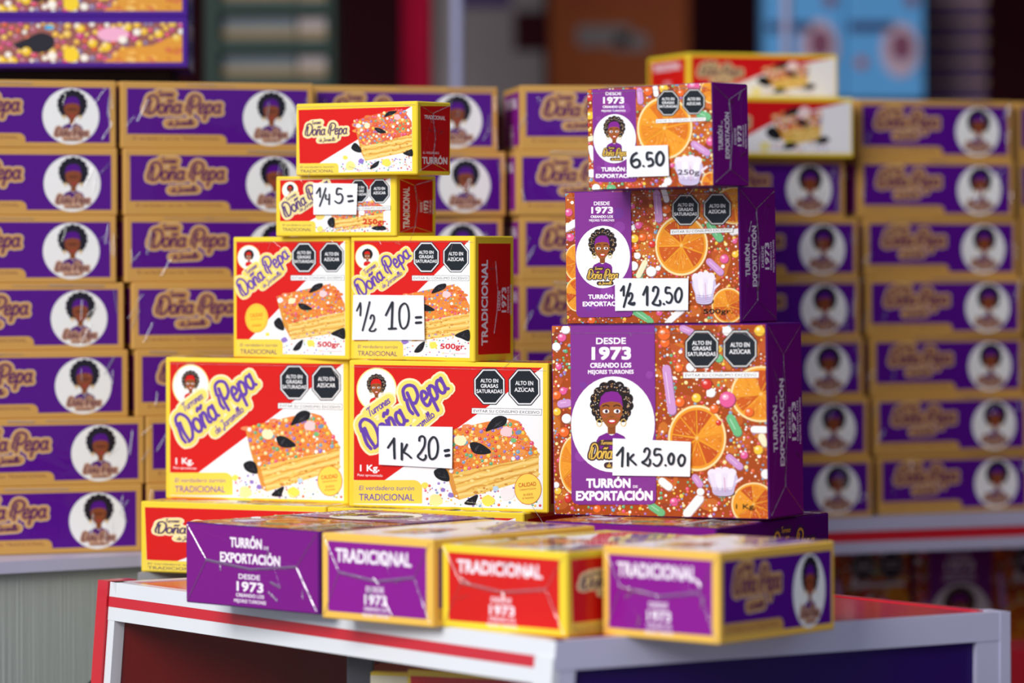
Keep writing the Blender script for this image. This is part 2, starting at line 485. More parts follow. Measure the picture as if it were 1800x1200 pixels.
def scatter(A, poly, n, r0, r1, seed, cols=CANDY, shine=True, nv=8, avoid=None):
    rnd = random.Random(seed)
    xs = [p[0] for p in poly]; ys = [p[1] for p in poly]; done = []; grid = {}
    cell = 2 * r1; tries = 0
    while len(done) < n and tries < n * 14:
        tries += 1
        p = (rnd.uniform(min(xs), max(xs)), rnd.uniform(min(ys), max(ys)))
        if not inside(p, poly) or (avoid and avoid(p)): continue
        r = rnd.uniform(r0, r1); g = (int(p[0] // cell), int(p[1] // cell))
        if any(math.hypot(p[0] - q[0], p[1] - q[1]) < r + q[2] for i in (-1, 0, 1) for j in (-1, 0, 1) for q in grid.get((g[0] + i, g[1] + j), ())): continue
        grid.setdefault(g, []).append((p[0], p[1], r)); done.append((p[0], p[1], r))
    for x, y, r in done:
        c = rnd.choice(cols); A.ell(x, y, r, r, c, nv)
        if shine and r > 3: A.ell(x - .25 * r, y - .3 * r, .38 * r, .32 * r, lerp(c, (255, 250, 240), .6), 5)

def prune(A, P, seed=1):
    A.poly(smooth_path(P, 4, True), (24, 24, 28))
    P = np.array(P, float); c = P.mean(0); rnd = random.Random(seed)
    for i in range(5):
        a, b = rnd.choice(P), rnd.choice(P)
        p = c + (a - c) * rnd.uniform(.1, .7); q = c + (b - c) * rnd.uniform(.1, .7)
        A.stroke([p, (p + q) / 2 + (rnd.uniform(-6, 6), rnd.uniform(-6, 6)), q], np.ptp(P[:, 0]) * .035, (66, 66, 72), n=3, taper=(.3, 1, .3))

def cake(A, top, front, left, prunes, sc, seed, base, blobs=(), n=150, pale=(232, 138, 54)):
    """the slab of honeyed nougat: glazed top with sweets, layered cut sides"""
    old, A.part = A.part, 'cake_picture'
    rnd = random.Random(seed)
    A.poly(left, (222, 150, 62)); A.poly(front, (240, 196, 96))
    F = np.array(front, float)      # TL, TR, BR, BL
    for k in range(1, 7):           # rough biscuit layers
        t = k / 7
        a = F[0] + (F[3] - F[0]) * t; b = F[1] + (F[2] - F[1]) * t
        pts = [a + (b - a) * s + np.array((0, rnd.uniform(-.4, .4) * sc)) for s in np.linspace(.01, .99, 12)]
        A.stroke(pts, sc * (.55 if k % 2 else .9), (222, 160, 66) if k % 2 else (247, 214, 128), n=2)
    for i in range(46):
        s, t = rnd.random(), rnd.random()
        p = (F[0] + (F[1] - F[0]) * s) * (1 - t) + (F[3] + (F[2] - F[3]) * s) * t
        A.ell(p[0], p[1], sc * rnd.uniform(.3, .9), sc * rnd.uniform(.2, .5), rnd.choice([(226, 168, 74), (250, 222, 140), (206, 140, 56), (244, 204, 104)]), 7)
    A.poly(top, pale)
    for i in range(26):
        for _ in range(20):
            p = (rnd.uniform(*sorted((min(q[0] for q in top), max(q[0] for q in top)))), rnd.uniform(min(q[1] for q in top), max(q[1] for q in top)))
            if inside(p, top): break
        else: continue
        A.ell(p[0], p[1], sc * rnd.uniform(1, 2.4), sc * rnd.uniform(.6, 1.2), rnd.choice([(222, 108, 34), (240, 156, 70), (228, 122, 60), (236, 140, 90)]), 9)
    scatter(A, top, n * 2, sc * .14, sc * .26, seed + 1, shine=False, nv=6)
    scatter(A, top, n, sc * .42, sc * .78, seed + 2)
    scatter(A, base, int(n * .8), sc * .2, sc * .5, seed + 3, cols=CANDY + [(150, 120, 200)] * 2)
    for x, y, r, c in blobs: A.ell(x, y, r, r * .86, c, 12, rnd=rnd, jit=.14)
    for i, p in enumerate(prunes): prune(A, p, i)
    A.part = old

def tagline(A, x0, y0, x1, y1, r, fill, ink, two=True, ybot=None, part='tagline_banner', lines=None):
    old, A.part = A.part, part
    A.rrect(x0, y0, x1, ybot or y1, r, fill, (0, 1, 0, 0))
    w, h = x1 - x0, y1 - y0
    if two:
        (a, b, c, d) = lines or (.08, .40, .12, .80)
        A.text('El verdadero turrón', x0 + w * a, y0 + h * .42, x0 + w * .88, y0 + h * .44, h * .2, ink, .004, .15)
        A.text('TRADICIONAL', x0 + w * a, y0 + h * .86, x0 + w * .88, y0 + h * .88, h * .3, ink, .012)
    else:
        A.text('El verdadero turrón TRADICIONAL', x0 + w * .06, y0 + h * .62, x0 + w * .93, y0 + h * .62, h * .36, ink, .006)
    A.part = old

def quality(A, cx, cy, rx, ry, ink=(206, 78, 30)):
    old, A.part = A.part, 'quality_seal'
    A.ell(cx, cy, rx, ry, ink, 32); A.ell(cx, cy, rx * .965, ry * .965, (250, 214, 84), 32)
    A.text('CALIDAD', cx - .68 * rx, cy - .1 * ry, cx + .62 * rx, cy - .2 * ry, ry * .28, ink, .02)
    A.text('GARANTIZADA', cx - .6 * rx, cy + .12 * ry, cx + .6 * rx, cy + .02 * ry, ry * .12, ink, .004)
    A.text('50 AÑOS', cx - .35 * rx, cy + .46 * ry, cx + .35 * rx, cy + .4 * ry, ry * .15, ink, .01)
    A.text('DE TRADICIÓN', cx - .42 * rx, cy + .66 * ry, cx + .42 * rx, cy + .6 * ry, ry * .11, ink, .01)
    A.part = old

def medal(A, cx, cy, rx, ry, rim=None, part='portrait_medallion'):
    old, A.part = A.part, part
    if rim: A.ell(cx, cy, rx, ry, rim, 40); rx, ry = rx * .94, ry * .945
    A.ell(cx, cy, rx, ry, WHT, 40)
    A.part = old

# ---- red and yellow boxes: the large one
def red_1kg_front(field=RED, rim=YEL):
    A = Art([(15, 55), (1475, 75), (1455, 1170), (10, 1115)], (.012, .012, .988, .988))
    A.poly([(52, 88), (1432, 107), (1416, 1142), (45, 1098)], WHT)
    A.poly([(52, 88), (1428, 107), (265, 930), (47, 925)], field)
    cake(A, [(642, 590), (820, 548), (1010, 505), (1180, 480), (1250, 500), (1392, 735), (1300, 772), (890, 850), (760, 885)],
         [(760, 882), (1392, 738), (1388, 905), (810, 1070)], [(642, 590), (762, 884), (812, 1072), (770, 1050), (680, 760)],
         [[(1005, 572), (1050, 490), (1110, 460), (1162, 478), (1150, 525), (1100, 548), (1050, 562)], [(890, 660), (960, 658), (1045, 722), (985, 742), (915, 728)],
          [(628, 860), (680, 838), (724, 860), (738, 930), (690, 932), (640, 905)], [(845, 1100), (880, 1060), (944, 1034), (930, 1085), (920, 1108)]],
         22, 11, [(560, 950), (700, 900), (800, 1060), (1390, 930), (1405, 1130), (560, 1105)],
         [(1158, 575, 46, (250, 205, 205)), (820, 640, 44, (248, 240, 190)), (1020, 1075, 46, (250, 226, 90)), (560, 965, 26, (250, 226, 90)), (640, 1070, 50, (248, 232, 150)), (1160, 1030, 55, (250, 236, 236)), (690, 998, 18, (150, 120, 200)), (748, 1035, 22, (150, 120, 200)), (1075, 990, 22, (190, 215, 235)), (1210, 640, 20, (120, 190, 120)), (1250, 580, 20, (110, 150, 180))], n=130)
    medal(A, 215, 270, 146, 160, CREAM)
    portrait(A, 213, 222, 68, RED, 2)
    logo(A, 165, 715, 745, 262, 205, VIO, (250, 226, 108), (252, 240, 190), (165, 468, 318, 362, 62), (420, 640, 640, 462, 58))
    A.part = 'weight_mark'
    A.text('1 Kg.', 92, 862, 232, 862, 50, WHT, .04); A.text('Peso aproximado', 74, 896, 255, 902, 18, WHT, .004)
    seal(A, 1037, 247, 116, 134, S3, slope=.01); seal(A, 1293, 250, 117, 136, S2, slope=.01)
    strip(A, [(905, 402), (1420, 412), (1417, 458), (903, 446)])
    tagline(A, 45, 926, 540, 1095, 62, rim, VIO)
    quality(A, 1310, 993, 99, 114)
    return A

def red_half_front():
    A = Art([(30, 60), (755, 58), (755, 812), (30, 798)], (.012, .012, .988, .988))
    A.poly([(52, 88), (727, 86), (726, 785), (52, 770)], WHT)
    A.poly([(52, 88), (722, 86), (128, 690), (52, 688)], RED)
    cake(A, [(300, 425), (400, 398), (520, 372), (640, 345), (676, 372), (725, 470), (725, 515), (540, 552), (372, 592)],
         [(372, 592), (725, 516), (725, 640), (392, 690)], [(300, 425), (374, 592), (394, 690), (345, 600)],
         [[(505, 402), (535, 355), (585, 342), (588, 365), (560, 385)], [(438, 468), (480, 470), (525, 502), (475, 508), (448, 495)], [(286, 580), (320, 552), (348, 600), (344, 632), (300, 615)],
          [(640, 652), (690, 624), (725, 620), (725, 684), (680, 670)], [(403, 750), (430, 710), (466, 688), (455, 735), (430, 755)]],
         11.5, 23, [(340, 700), (390, 640), (720, 640), (724, 780), (345, 772)],
         [(592, 408, 24, (250, 205, 205)), (400, 450, 22, (248, 240, 190)), (515, 712, 24, (250, 226, 90)), (245, 655, 14, (250, 226, 90)), (350, 690, 20, (150, 120, 200)), (325, 448, 18, WHT)], n=110)
    medal(A, 130, 186, 71, 76, CREAM)
    portrait(A, 130, 165, 30, RED, 1)
    logo(A, 92, 428, 388, 178, 98, VIO, (250, 222, 104), (252, 236, 180), (118, 292, 184, 240, 28), (222, 374, 338, 286, 28))
    seal(A, 475, 186, 76, 92, S3); seal(A, 645, 184, 76, 92, S2)
    strip(A, [(389, 294), (723, 294), (723, 326), (389, 327)])
    A.part = 'quality_seal'
    A.ell(178, 557, 72, 90, (246, 190, 60), 32); A.ell(178, 557, 64, 81, (252, 206, 70), 32); A.ell(178, 557, 60, 76, (246, 178, 54), 32); A.ell(178, 557, 58, 74, (252, 206, 60), 32)
    A.text('CALIDAD', 138, 552, 218, 545, 24, (226, 118, 34), .02); A.text('GARANTIZADA', 140, 570, 216, 565, 10, (226, 118, 34), .004); A.text('DE TRADICIÓN', 150, 610, 206, 606, 14, (226, 118, 34), .02)
    tagline(A, 52, 686, 340, 790, 30, YEL, (98, 60, 110))
    A.part = 'weight_mark'
    A.text('500gr.', 556, 732, 706, 734, 34, (206, 28, 44), .045); A.text('Peso aproximado', 575, 762, 706, 764, 11, (230, 150, 150), .0)
    return A

def red_quarter_front():
    A = Art([(65, 690), (1045, 690), (1040, 1170), (65, 1170)], (.012, .012, .988, .988))
    A.poly([(103, 718), (1000, 716), (996, 1136), (102, 1132)], WHT)
    A.poly([(103, 720), (985, 718), (330, 1055), (102, 1052)], RED)
    cake(A, [(520, 985), (640, 930), (760, 900), (880, 890), (960, 965), (930, 985), (760, 1010), (560, 1035)],
         [(548, 1030), (940, 970), (940, 1085), (570, 1128)], [(520, 985), (550, 1030), (572, 1128), (540, 1100)],
         [[(490, 1060), (510, 1025), (545, 1025), (548, 1090), (515, 1098)], [(845, 1108), (880, 1090), (945, 1088), (960, 1118), (890, 1122)]],
         15, 31, [(400, 1090), (560, 1100), (940, 1080), (990, 1130), (400, 1130)], [(430, 1010, 40, (250, 214, 110)), (770, 985, 26, WHT), (430, 1110, 24, (250, 226, 110))], n=90, pale=(232, 130, 80))
    medal(A, 185, 800, 66, 68, CREAM)
    portrait(A, 187, 782, 28, RED, 0)
    logo(A, 150, 1022, 520, 775, 108, (90, 60, 120), (240, 222, 150), (248, 232, 190), (160, 890, 240, 840, 30), (270, 975, 420, 880, 30))
    seal(A, 745, 815, 78, 94, S3); seal(A, 912, 815, 80, 96, S2)
    strip(A, [(650, 934), (1000, 932), (1000, 964), (650, 968)])
    A.part = 'weight_mark'
    A.text('250gr.', 776, 1075, 976, 1078, 44, (214, 44, 30), .045)
    tagline(A, 100, 1048, 395, 1140, 30, YEL, (110, 80, 80))
    return A

def red_side(field=RED, rim=YEL):
    """the long narrow side: script name on red, slab on white"""
    A = Art([(232, 92), (1215, 65), (1210, 662), (225, 650)], (.01, .012, .99, .988))
    A.poly([(253, 138), (1172, 110), (1170, 632), (257, 632)], WHT)
    A.poly([(253, 138), (1165, 111), (410, 558), (257, 555)], field)
    cake(A, [(690, 228), (800, 190), (940, 155), (1060, 132), (1110, 146), (1168, 235), (1170, 332), (980, 380), (800, 420), (742, 402)],
         [(742, 400), (1170, 335), (1170, 470), (780, 545)], [(690, 228), (744, 402), (782, 545), (750, 480)],
         [[(940, 195), (975, 152), (1045, 148), (1020, 172), (980, 185)], [(858, 285), (905, 284), (958, 318), (900, 324)], [(668, 438), (700, 398), (745, 440), (748, 476), (700, 468)],
          [(1095, 490), (1140, 465), (1172, 458), (1172, 514)], [(818, 612), (845, 570), (895, 545), (880, 590)]],
         17, 41, [(560, 560), (760, 540), (1165, 500), (1168, 628), (600, 630)], [(955, 558, 38, (250, 226, 90)), (1050, 195, 28, (250, 190, 190)), (800, 262, 26, (248, 240, 190)), (660, 580, 40, (250, 232, 140)), (750, 545, 24, (150, 120, 200)), (620, 515, 20, (250, 226, 90)), (730, 262, 20, WHT)], n=110, pale=(226, 104, 60))
    logo(A, 300, 338, 640, 326, 88, (84, 60, 100), (250, 226, 150), (252, 240, 200), (358, 252, 430, 246, 30), (415, 388, 545, 382, 30))
    tagline(A, 235, 556, 566, 640, 30, rim, (96, 70, 90))
    return A

def end_panel(field, rim, line1, ring_=True):
    """the narrow end as it reads with the box lying flat: name above, 1973 below"""
    A = Art([(0, 0), (200, 0), (200, 100), (0, 100)], (.01, .01, .99, .99)); A.part = 'end_panel'
    if rim: A.rect(12, 9, 188, 91, field)
    else: A.rect(1.5, 1.5, 198.5, 98.5, field)
    ink = (246, 236, 244)
    if len(line1) == 2:
        A.text('TURRÓN', 68, 27, 116, 27, 13, ink, .045); A.text('DE', 119, 27, 126, 27, 4, ink, .02); A.text('EXPORTACIÓN', 53, 46, 143, 46, 13, ink, .045)
    else:
        A.text('TRADICIONAL', 26, 33, 162, 33, 17, ink, .045)
    A.text('DESDE', 81, 65, 113, 65, 6.5, ink, .03); A.text('1973', 78, 80, 118, 80, 12.5, ink, .05)
    A.text('CREANDO LOS', 77, 87, 119, 87, 4.6, ink, .03); A.text('MEJORES TURRONES', 74, 94, 122, 94, 4.4, ink, .02)
    return A

def red_tower_end():
    """right end of the topmost red box, lettered upright"""
    A = Art([(1215, 65), (1485, 72), (1490, 660), (1210, 662)], (.01, .01, .99, .99)); A.part = 'end_panel'
    A.poly([(1240, 105), (1478, 100), (1476, 628), (1248, 628)], (206, 24, 26))
    ink = (244, 226, 224)
    A.text('TRADICIONAL', 1270, 205, 1440, 212, 34, ink, .03)
    A.text('EL VERDADERO', 1262, 488, 1392, 488, 20, ink, .01); A.text('TURRÓN', 1255, 572, 1460, 570, 62, ink, .04)
    return A

# ---- purple and gold boxes (the long side is what the stacks show)
def gold_side():
    A = Art([(0, 0), (1000, 0), (1000, 360), (0, 360)], (.01, .01, .99, .99))
    A.rect(32, 36, 968, 330, PURP)
    tagline(A, 32, 282, 545, 332, 34, GOLD, (124, 60, 60), two=False)
    medal(A, 772, 190, 142, 150)
    portrait(A, 778, 118, 72, PURP, 0, shirt=(84, 30, 120), dark=(30, 26, 40))
    logo(A, 690, 296, 858, 294, 46, (110, 60, 70), (206, 160, 130), None, None, (738, 318, 808, 318, 14), fine=False, part='portrait_medallion')
    logo(A, 118, 168, 515, 164, 92, (92, 32, 92), (198, 146, 88), (228, 190, 138), (190, 78, 268, 78, 34), (242, 236, 372, 230, 34), fine=False)
    return A

def gold_front():
    A = Art([(0, 0), (1000, 0), (1000, 600), (0, 600)], (.01, .01, .99, .99))
    A.rect(30, 30, 970, 570, (248, 240, 236)); A.poly([(30, 30), (620, 30), (120, 430), (30, 430)], PURP)  # pale field and pink band: whitish film glare on the tops put into colour
    cake(A, [(500, 300), (700, 240), (800, 250), (860, 330), (560, 400)], [(560, 398), (860, 332), (850, 420), (580, 480)], [(500, 300), (560, 400), (582, 480), (520, 400)], [[(640, 270), (680, 240), (730, 255), (690, 282)]], 13, 51, [(380, 500), (540, 540), (960, 480), (960, 565), (380, 565)], n=80, pale=(240, 170, 120))
    A.rect(60, 60, 940, 110, (240, 214, 222))
    logo(A, 90, 400, 480, 180, 110, VIO, (240, 214, 140), (250, 236, 190), None, None, fine=False)
    A.rect(32, 505, 380, 570, (240, 200, 110))
    return A

def red_white_side():
    """red and white long side: script name at the left, slab in the middle, white to the right"""
    A = Art([(0, 0), (1000, 0), (1000, 350), (0, 350)], (.008, .01, .992, .99))
    A.rect(20, 26, 985, 325, (244, 242, 244)); A.poly([(20, 26), (960, 26), (560, 120), (330, 236), (180, 260), (20, 262)], (212, 18, 26))
    cake(A, [(500, 120), (640, 70), (780, 90), (800, 150), (700, 178), (560, 190)], [(560, 188), (800, 152), (790, 250), (590, 280)], [(500, 120), (560, 190), (592, 280), (540, 230)],
         [[(560, 110), (600, 70), (660, 60), (640, 100)], [(640, 140), (690, 130), (720, 160), (670, 168)], [(455, 200), (500, 170), (545, 210), (540, 250), (480, 240)], [(760, 250), (820, 225), (850, 250), (800, 272)], [(560, 300), (590, 262), (650, 270), (620, 300)]],
         16, 77, [(430, 260), (560, 280), (830, 250), (830, 310), (430, 310)], [(690, 90, 40, (250, 220, 220)), (600, 270, 30, (244, 220, 80)), (450, 290, 34, (246, 232, 150))], n=60, pale=(238, 150, 92))
    logo(A, 70, 172, 350, 168, 78, (110, 70, 90), (214, 186, 130), (236, 220, 180), (120, 96, 180, 96, 28), (160, 228, 260, 224, 26), fine=False)
    tagline(A, 20, 270, 330, 330, 24, (236, 204, 70), (110, 80, 80))
    return A
# ---- purple export boxes: a photograph of sweets and orange slices, a purple name panel
def orange(A, cx, cy, rx, ry, seed, detail=1):
    rnd = random.Random(seed)
    A.ell(cx, cy, rx, ry, (206, 130, 50), 40); A.ell(cx, cy, rx * .985, ry * .985, (248, 222, 164), 40); A.ell(cx, cy, rx * .92, ry * .92, (234, 158, 40), 40)
    n = 9; a0 = rnd.uniform(0, 1)
    for i in range(n):
        a = a0 + 2 * math.pi * i / n; b = a + 2 * math.pi / n * .96
        P = [(cx + .06 * rx * math.cos((a + b) / 2), cy + .1 * ry * math.sin((a + b) / 2))]
        P += [(cx + .84 * rx * math.cos(t), cy + .84 * ry * math.sin(t)) for t in np.linspace(a + .02, b, 6)]
        A.poly(P, rnd.choice([(218, 116, 26), (228, 138, 32), (204, 92, 24), (236, 154, 40), (196, 82, 24)]))
        for k in range(12 * detail):
            t, r = rnd.uniform(a + .1, b - .05), rnd.uniform(.25, .75)
            x, y = cx + r * rx * math.cos(t), cy + r * ry * math.sin(t)
            A.stroke([(x, y), (x + .1 * rx * math.cos(t), y + .1 * ry * math.sin(t))], rx * .05, rnd.choice([(246, 186, 76), (208, 92, 22), (250, 212, 120), (196, 80, 26)]), n=2, taper=(.2, 1, .2), smooth=False)
    A.ell(cx, cy, rx * .06, ry * .06, (240, 190, 110), 10)
    for k in range(14 * detail):
        t = rnd.uniform(0, 6.28); r = rnd.uniform(.3, .84)
        A.ell(cx + r * rx * math.cos(t), cy + r * ry * math.sin(t), rx * .018, rx * .016, (254, 240, 200), 6)

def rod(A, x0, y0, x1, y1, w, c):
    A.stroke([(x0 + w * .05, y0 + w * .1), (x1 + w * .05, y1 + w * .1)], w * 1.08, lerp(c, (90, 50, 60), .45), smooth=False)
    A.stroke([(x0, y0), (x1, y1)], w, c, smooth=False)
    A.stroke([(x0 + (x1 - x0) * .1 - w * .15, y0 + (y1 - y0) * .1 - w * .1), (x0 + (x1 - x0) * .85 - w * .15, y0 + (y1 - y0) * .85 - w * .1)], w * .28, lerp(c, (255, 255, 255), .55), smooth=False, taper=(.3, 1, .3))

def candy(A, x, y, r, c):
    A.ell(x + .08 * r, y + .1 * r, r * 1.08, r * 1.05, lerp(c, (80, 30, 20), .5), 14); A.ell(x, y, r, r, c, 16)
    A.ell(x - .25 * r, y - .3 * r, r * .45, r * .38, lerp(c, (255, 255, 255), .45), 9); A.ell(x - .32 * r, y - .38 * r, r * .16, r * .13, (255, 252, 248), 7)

def meringue(A, cx, cy, rx, ry):
    A.ell(cx + .1 * rx, cy + .82 * ry, rx * .72, ry * .26, (96, 50, 40), 16)
    A.poly(smooth_path([(cx - rx, cy - .25 * ry), (cx - .7 * rx, cy - .7 * ry), (cx + .6 * rx, cy - .75 * ry), (cx + rx, cy - .2 * ry), (cx + .8 * rx, cy + .35 * ry), (cx + .62 * rx, cy + .9 * ry), (cx - .1 * rx, cy + ry), (cx - .62 * rx, cy + .85 * ry), (cx - .75 * rx, cy + .35 * ry)], 4, True), (206, 192, 220))
    for i, t in enumerate((-.7, -.28, .16, .58)):
        A.ell(cx + t * rx, cy - (.55 + .25 * (1 - abs(t))) * ry, rx * .32, ry * .3, (236, 228, 240), 16)
        A.poly(smooth_path([(cx + (t - .22) * rx, cy - .5 * ry), (cx + (t + .2) * rx, cy - .52 * ry), (cx + (t * .8 + .14) * rx, cy + .5 * ry), (cx + (t * .75 - .12) * rx, cy + .45 * ry)], 3, True), (240, 234, 244) if i % 2 else (230, 220, 236))
    for k in range(4):
        y = cy + (.42 + .13 * k) * ry
        A.stroke([(cx - .6 * rx, y), (cx, y + .06 * ry), (cx + .62 * rx, y - .02 * ry)], ry * .035, (170, 150, 196), n=3)
    A.stroke([(cx + .1 * rx, cy - .3 * ry), (cx + .16 * rx, cy + .7 * ry)], rx * .05, (216, 150, 186), n=2)
    A.stroke([(cx + .9 * rx, cy + .0 * ry), (cx + 1.25 * rx, cy - .25 * ry)], rx * .16, (238, 220, 230), n=2)

PK, WT, OR, YE, RD, LI, GR = (226, 92, 150), (244, 240, 238), (232, 104, 36), (244, 196, 56), (212, 50, 40), (206, 150, 204), (110, 186, 128)

def export_front(q, oranges, rods, candies, mer, panel, desde, med, hair, lg, turron, seals, st, wt, ndots, rd, seed, wink=(30, 20, 14)):
    A = Art(q, (.006, .006, .994, .994))
    (tlx, tly), (trx, try_), (brx, bry), (blx, bly) = q
    A.part = 'sweets_picture'
    face = [(tlx, tly), (trx, try_), (brx, bry), (blx, bly)]
    A.poly(face, (166, 72, 18))
    rnd = random.Random(seed)
    for i in range(110):
        x, y = rnd.uniform(min(tlx, blx), max(trx, brx)), rnd.uniform(min(tly, try_), max(bly, bry))
        A.ell(x, y, rd * rnd.uniform(5, 15), rd * rnd.uniform(4, 10), rnd.choice([(160, 66, 18), (190, 94, 30), (198, 104, 38), (150, 62, 24), (186, 84, 34), (200, 112, 36)]), 10, rot=rnd.uniform(0, 3), rnd=rnd, jit=.25)
    scatter(A, face, ndots, rd * .7, rd * 1.5, seed + 1, cols=CANDY + [(240, 180, 120), (250, 240, 230), (226, 100, 70)])
    scatter(A, face, ndots // 5, rd * 1.5, rd * 2.2, seed + 2)
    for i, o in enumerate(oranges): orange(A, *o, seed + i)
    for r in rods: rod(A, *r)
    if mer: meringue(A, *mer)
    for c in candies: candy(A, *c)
    # name panel
    A.part = 'name_panel'
    x0, y0, x1, y1, lean = panel
    P = [(x0, y0), (x1, y0), (x1 + lean, y1 - 30), (x1 + lean - 12, y1 - 8), (x1 + lean - 34, y1), (x0 + lean + 40, y1), (x0 + lean + 14, y1 - 10), (x0 + lean, y1 - 36)]
    A.poly(P, (130, 50, 142))
    for i in range(16):
        r = rd * rnd.uniform(2.5, 7)
        x, y = rnd.uniform(x0 + r + 22, x1 - r - 4), rnd.uniform(y0 + r, y1 - r - 10)
        A.ell(x, y, r, r, rnd.choice([(144, 64, 158), (122, 56, 152), (146, 58, 142), (138, 62, 152)]), 16)
    ink = (250, 244, 250)
    for s, xa, xb, y, h, b in desde: A.text(s, xa, y, xb, y, h, ink, b)
    for s, xa, xb, y, h, b in turron: A.text(s, xa, y, xb, y, h, ink, b)
    medal(A, *med)
    portrait(A, hair[0], hair[1], hair[2], (130, 34, 140), 2, shirt=(120, 32, 138))
    bx0, by, bx1, h = lg
    logo(A, bx0, by, bx1, by, h, (232, 190, 80), (70, 46, 50), None, (bx0 + .25 * (bx1 - bx0), by - h * .98, bx0 + .5 * (bx1 - bx0), by - h * .98, h * .28), (bx0 + .38 * (bx1 - bx0), by + h * .6, bx0 + .8 * (bx1 - bx0), by + h * .6, h * .32), wk=.75)
    for (cx, cy, rx, ry), L in zip(seals, (S3, S2)): seal(A, cx, cy, rx, ry, L, line_col=(206, 204, 200))
    strip(A, st, (70, 70, 70), (120, 110, 104))
    A.part = 'weight_mark'
    A.text(wt[0], wt[1], wt[3], wt[2], wt[3], wt[4], wink, .03)
    return A

def export_1kg_front():
    return export_front([(22, 42), (1290, 42), (1305, 1185), (45, 1155)],
        [(885, 710, 172, 195), (1258, 455, 180, 166), (1215, 1095, 132, 128), (175, 862, 100, 178)],
        [(705, 305, 738, 548, 50, LI), (1080, 595, 1122, 676, 50, GR), (1072, 822, 1134, 876, 40, LI), (84, 506, 128, 500, 44, LI), (680, 960, 720, 992, 44, WT), (898, 1062, 828, 1148, 52, WT), (872, 938, 902, 978, 38, LI), (1216, 660, 1282, 662, 40, WT), (620, 1104, 676, 1142, 44, GR), (1262, 706, 1282, 740, 44, (240, 232, 190)), (800, 66, 850, 90, 40, LI)],
        [(88, 115, 25, PK), (55, 170, 25, WT), (97, 430, 22, PK), (60, 455, 25, OR), (62, 552, 22, YE), (105, 672, 28, OR), (118, 592, 28, WT), (880, 475, 26, YE), (965, 445, 27, WT), (778, 300, 24, OR), (1062, 485, 46, PK), (785, 500, 28, OR), (695, 150, 28, OR), (690, 100, 36, OR), (845, 295, 25, WT), (1060, 85, 28, WT), (1250, 85, 30, YE), (1242, 780, 26, YE), (1160, 810, 22, PK), (750, 1080, 24, PK), (130, 1060, 22, RD), (70, 1015, 20, YE), (905, 1022, 22, WT), (1285, 920, 28, WT), (1012, 245, 24, GR), (1010, 190, 20, YE), (940, 396, 30, RD), (985, 540, 26, OR), (70, 288, 18, PK), (110, 70, 26, WT), (300, 1120, 22, OR), (60, 980, 18, WT), (1190, 560, 26, OR), (1010, 620, 16, RD)],
        (1036, 965, 88, 82), (140, 44, 636, 1095, 12),
        [('DESDE', 292, 468, 157, 40, .04), ('1973', 266, 498, 249, 80, .06), ('CREANDO LOS', 258, 500, 296, 31, .05), ('MEJORES TURRONES', 245, 514, 332, 25, .04)],
        (393, 627, 246, 280), (385, 490, 122), (250, 826, 540, 84),
        [('TURRÓN', 238, 498, 998, 58, .06), ('DE', 512, 540, 998, 16, .03), ('EXPORTACIÓN', 178, 628, 1072, 60, .06)],
        [(912, 190, 100, 112), (1136, 190, 101, 112)], [(803, 324), (1248, 324), (1247, 361), (803, 361)], ('1 Kg.', 1112, 1226, 1122, 30), 1500, 5.6, 61)

def export_half_front():
    return export_front([(50, 85), (1432, 50), (1450, 1128), (70, 1125)],
        [(980, 512, 212, 242), (1400, 200, 172, 150), (1350, 990, 132, 142), (150, 640, 98, 148), (160, 890, 100, 138)],
        [(782, 100, 800, 300, 58, LI), (1205, 350, 1280, 455, 60, GR), (1200, 640, 1290, 725, 52, LI), (690, 645, 640, 745, 44, (240, 232, 190)), (620, 1030, 730, 1108, 58, GR), (985, 1015, 885, 1110, 52, WT), (60, 370, 130, 330, 58, WT), (840, 80, 860, 150, 44, WT), (1380, 410, 1440, 400, 44, WT)],
        [(630, 590, 26, WT), (606, 455, 32, YE), (670, 447, 30, OR), (100, 442, 30, PK), (85, 245, 30, PK), (638, 350, 28, PK), (590, 200, 20, PK), (860, 225, 34, OR), (1320, 620, 34, PK), (1405, 585, 26, YE), (600, 670, 36, WT), (740, 715, 40, WT), (805, 1040, 24, PK), (270, 1095, 28, OR), (590, 540, 22, RD), (745, 500, 26, RD), (620, 520, 22, OR), (730, 440, 22, OR), (795, 690, 20, WT), (590, 370, 20, WT), (1095, 1000, 16, OR), (1400, 480, 20, PK)],
        (1160, 850, 96, 128), (135, 85, 578, 1072, 18),
        [('DESDE', 288, 414, 191, 31, .04), ('1973', 268, 440, 256, 56, .06), ('CREANDO LOS', 263, 440, 291, 22, .05), ('MEJORES TURRONES', 252, 450, 318, 18, .03)],
        (362, 598, 214, 246), (357, 477, 107), (238, 770, 480, 74),
        [('TURRÓN', 247, 444, 929, 38, .06), ('DE', 452, 474, 929, 11, .03), ('EXPORTACIÓN', 203, 560, 986, 40, .06)],
        [(1013, 232, 110, 125), (1265, 228, 112, 126)], [(892, 384), (1392, 376), (1391, 412), (892, 428)], ('500gr.', 1155, 1390, 1052, 40), 1100, 7, 71)

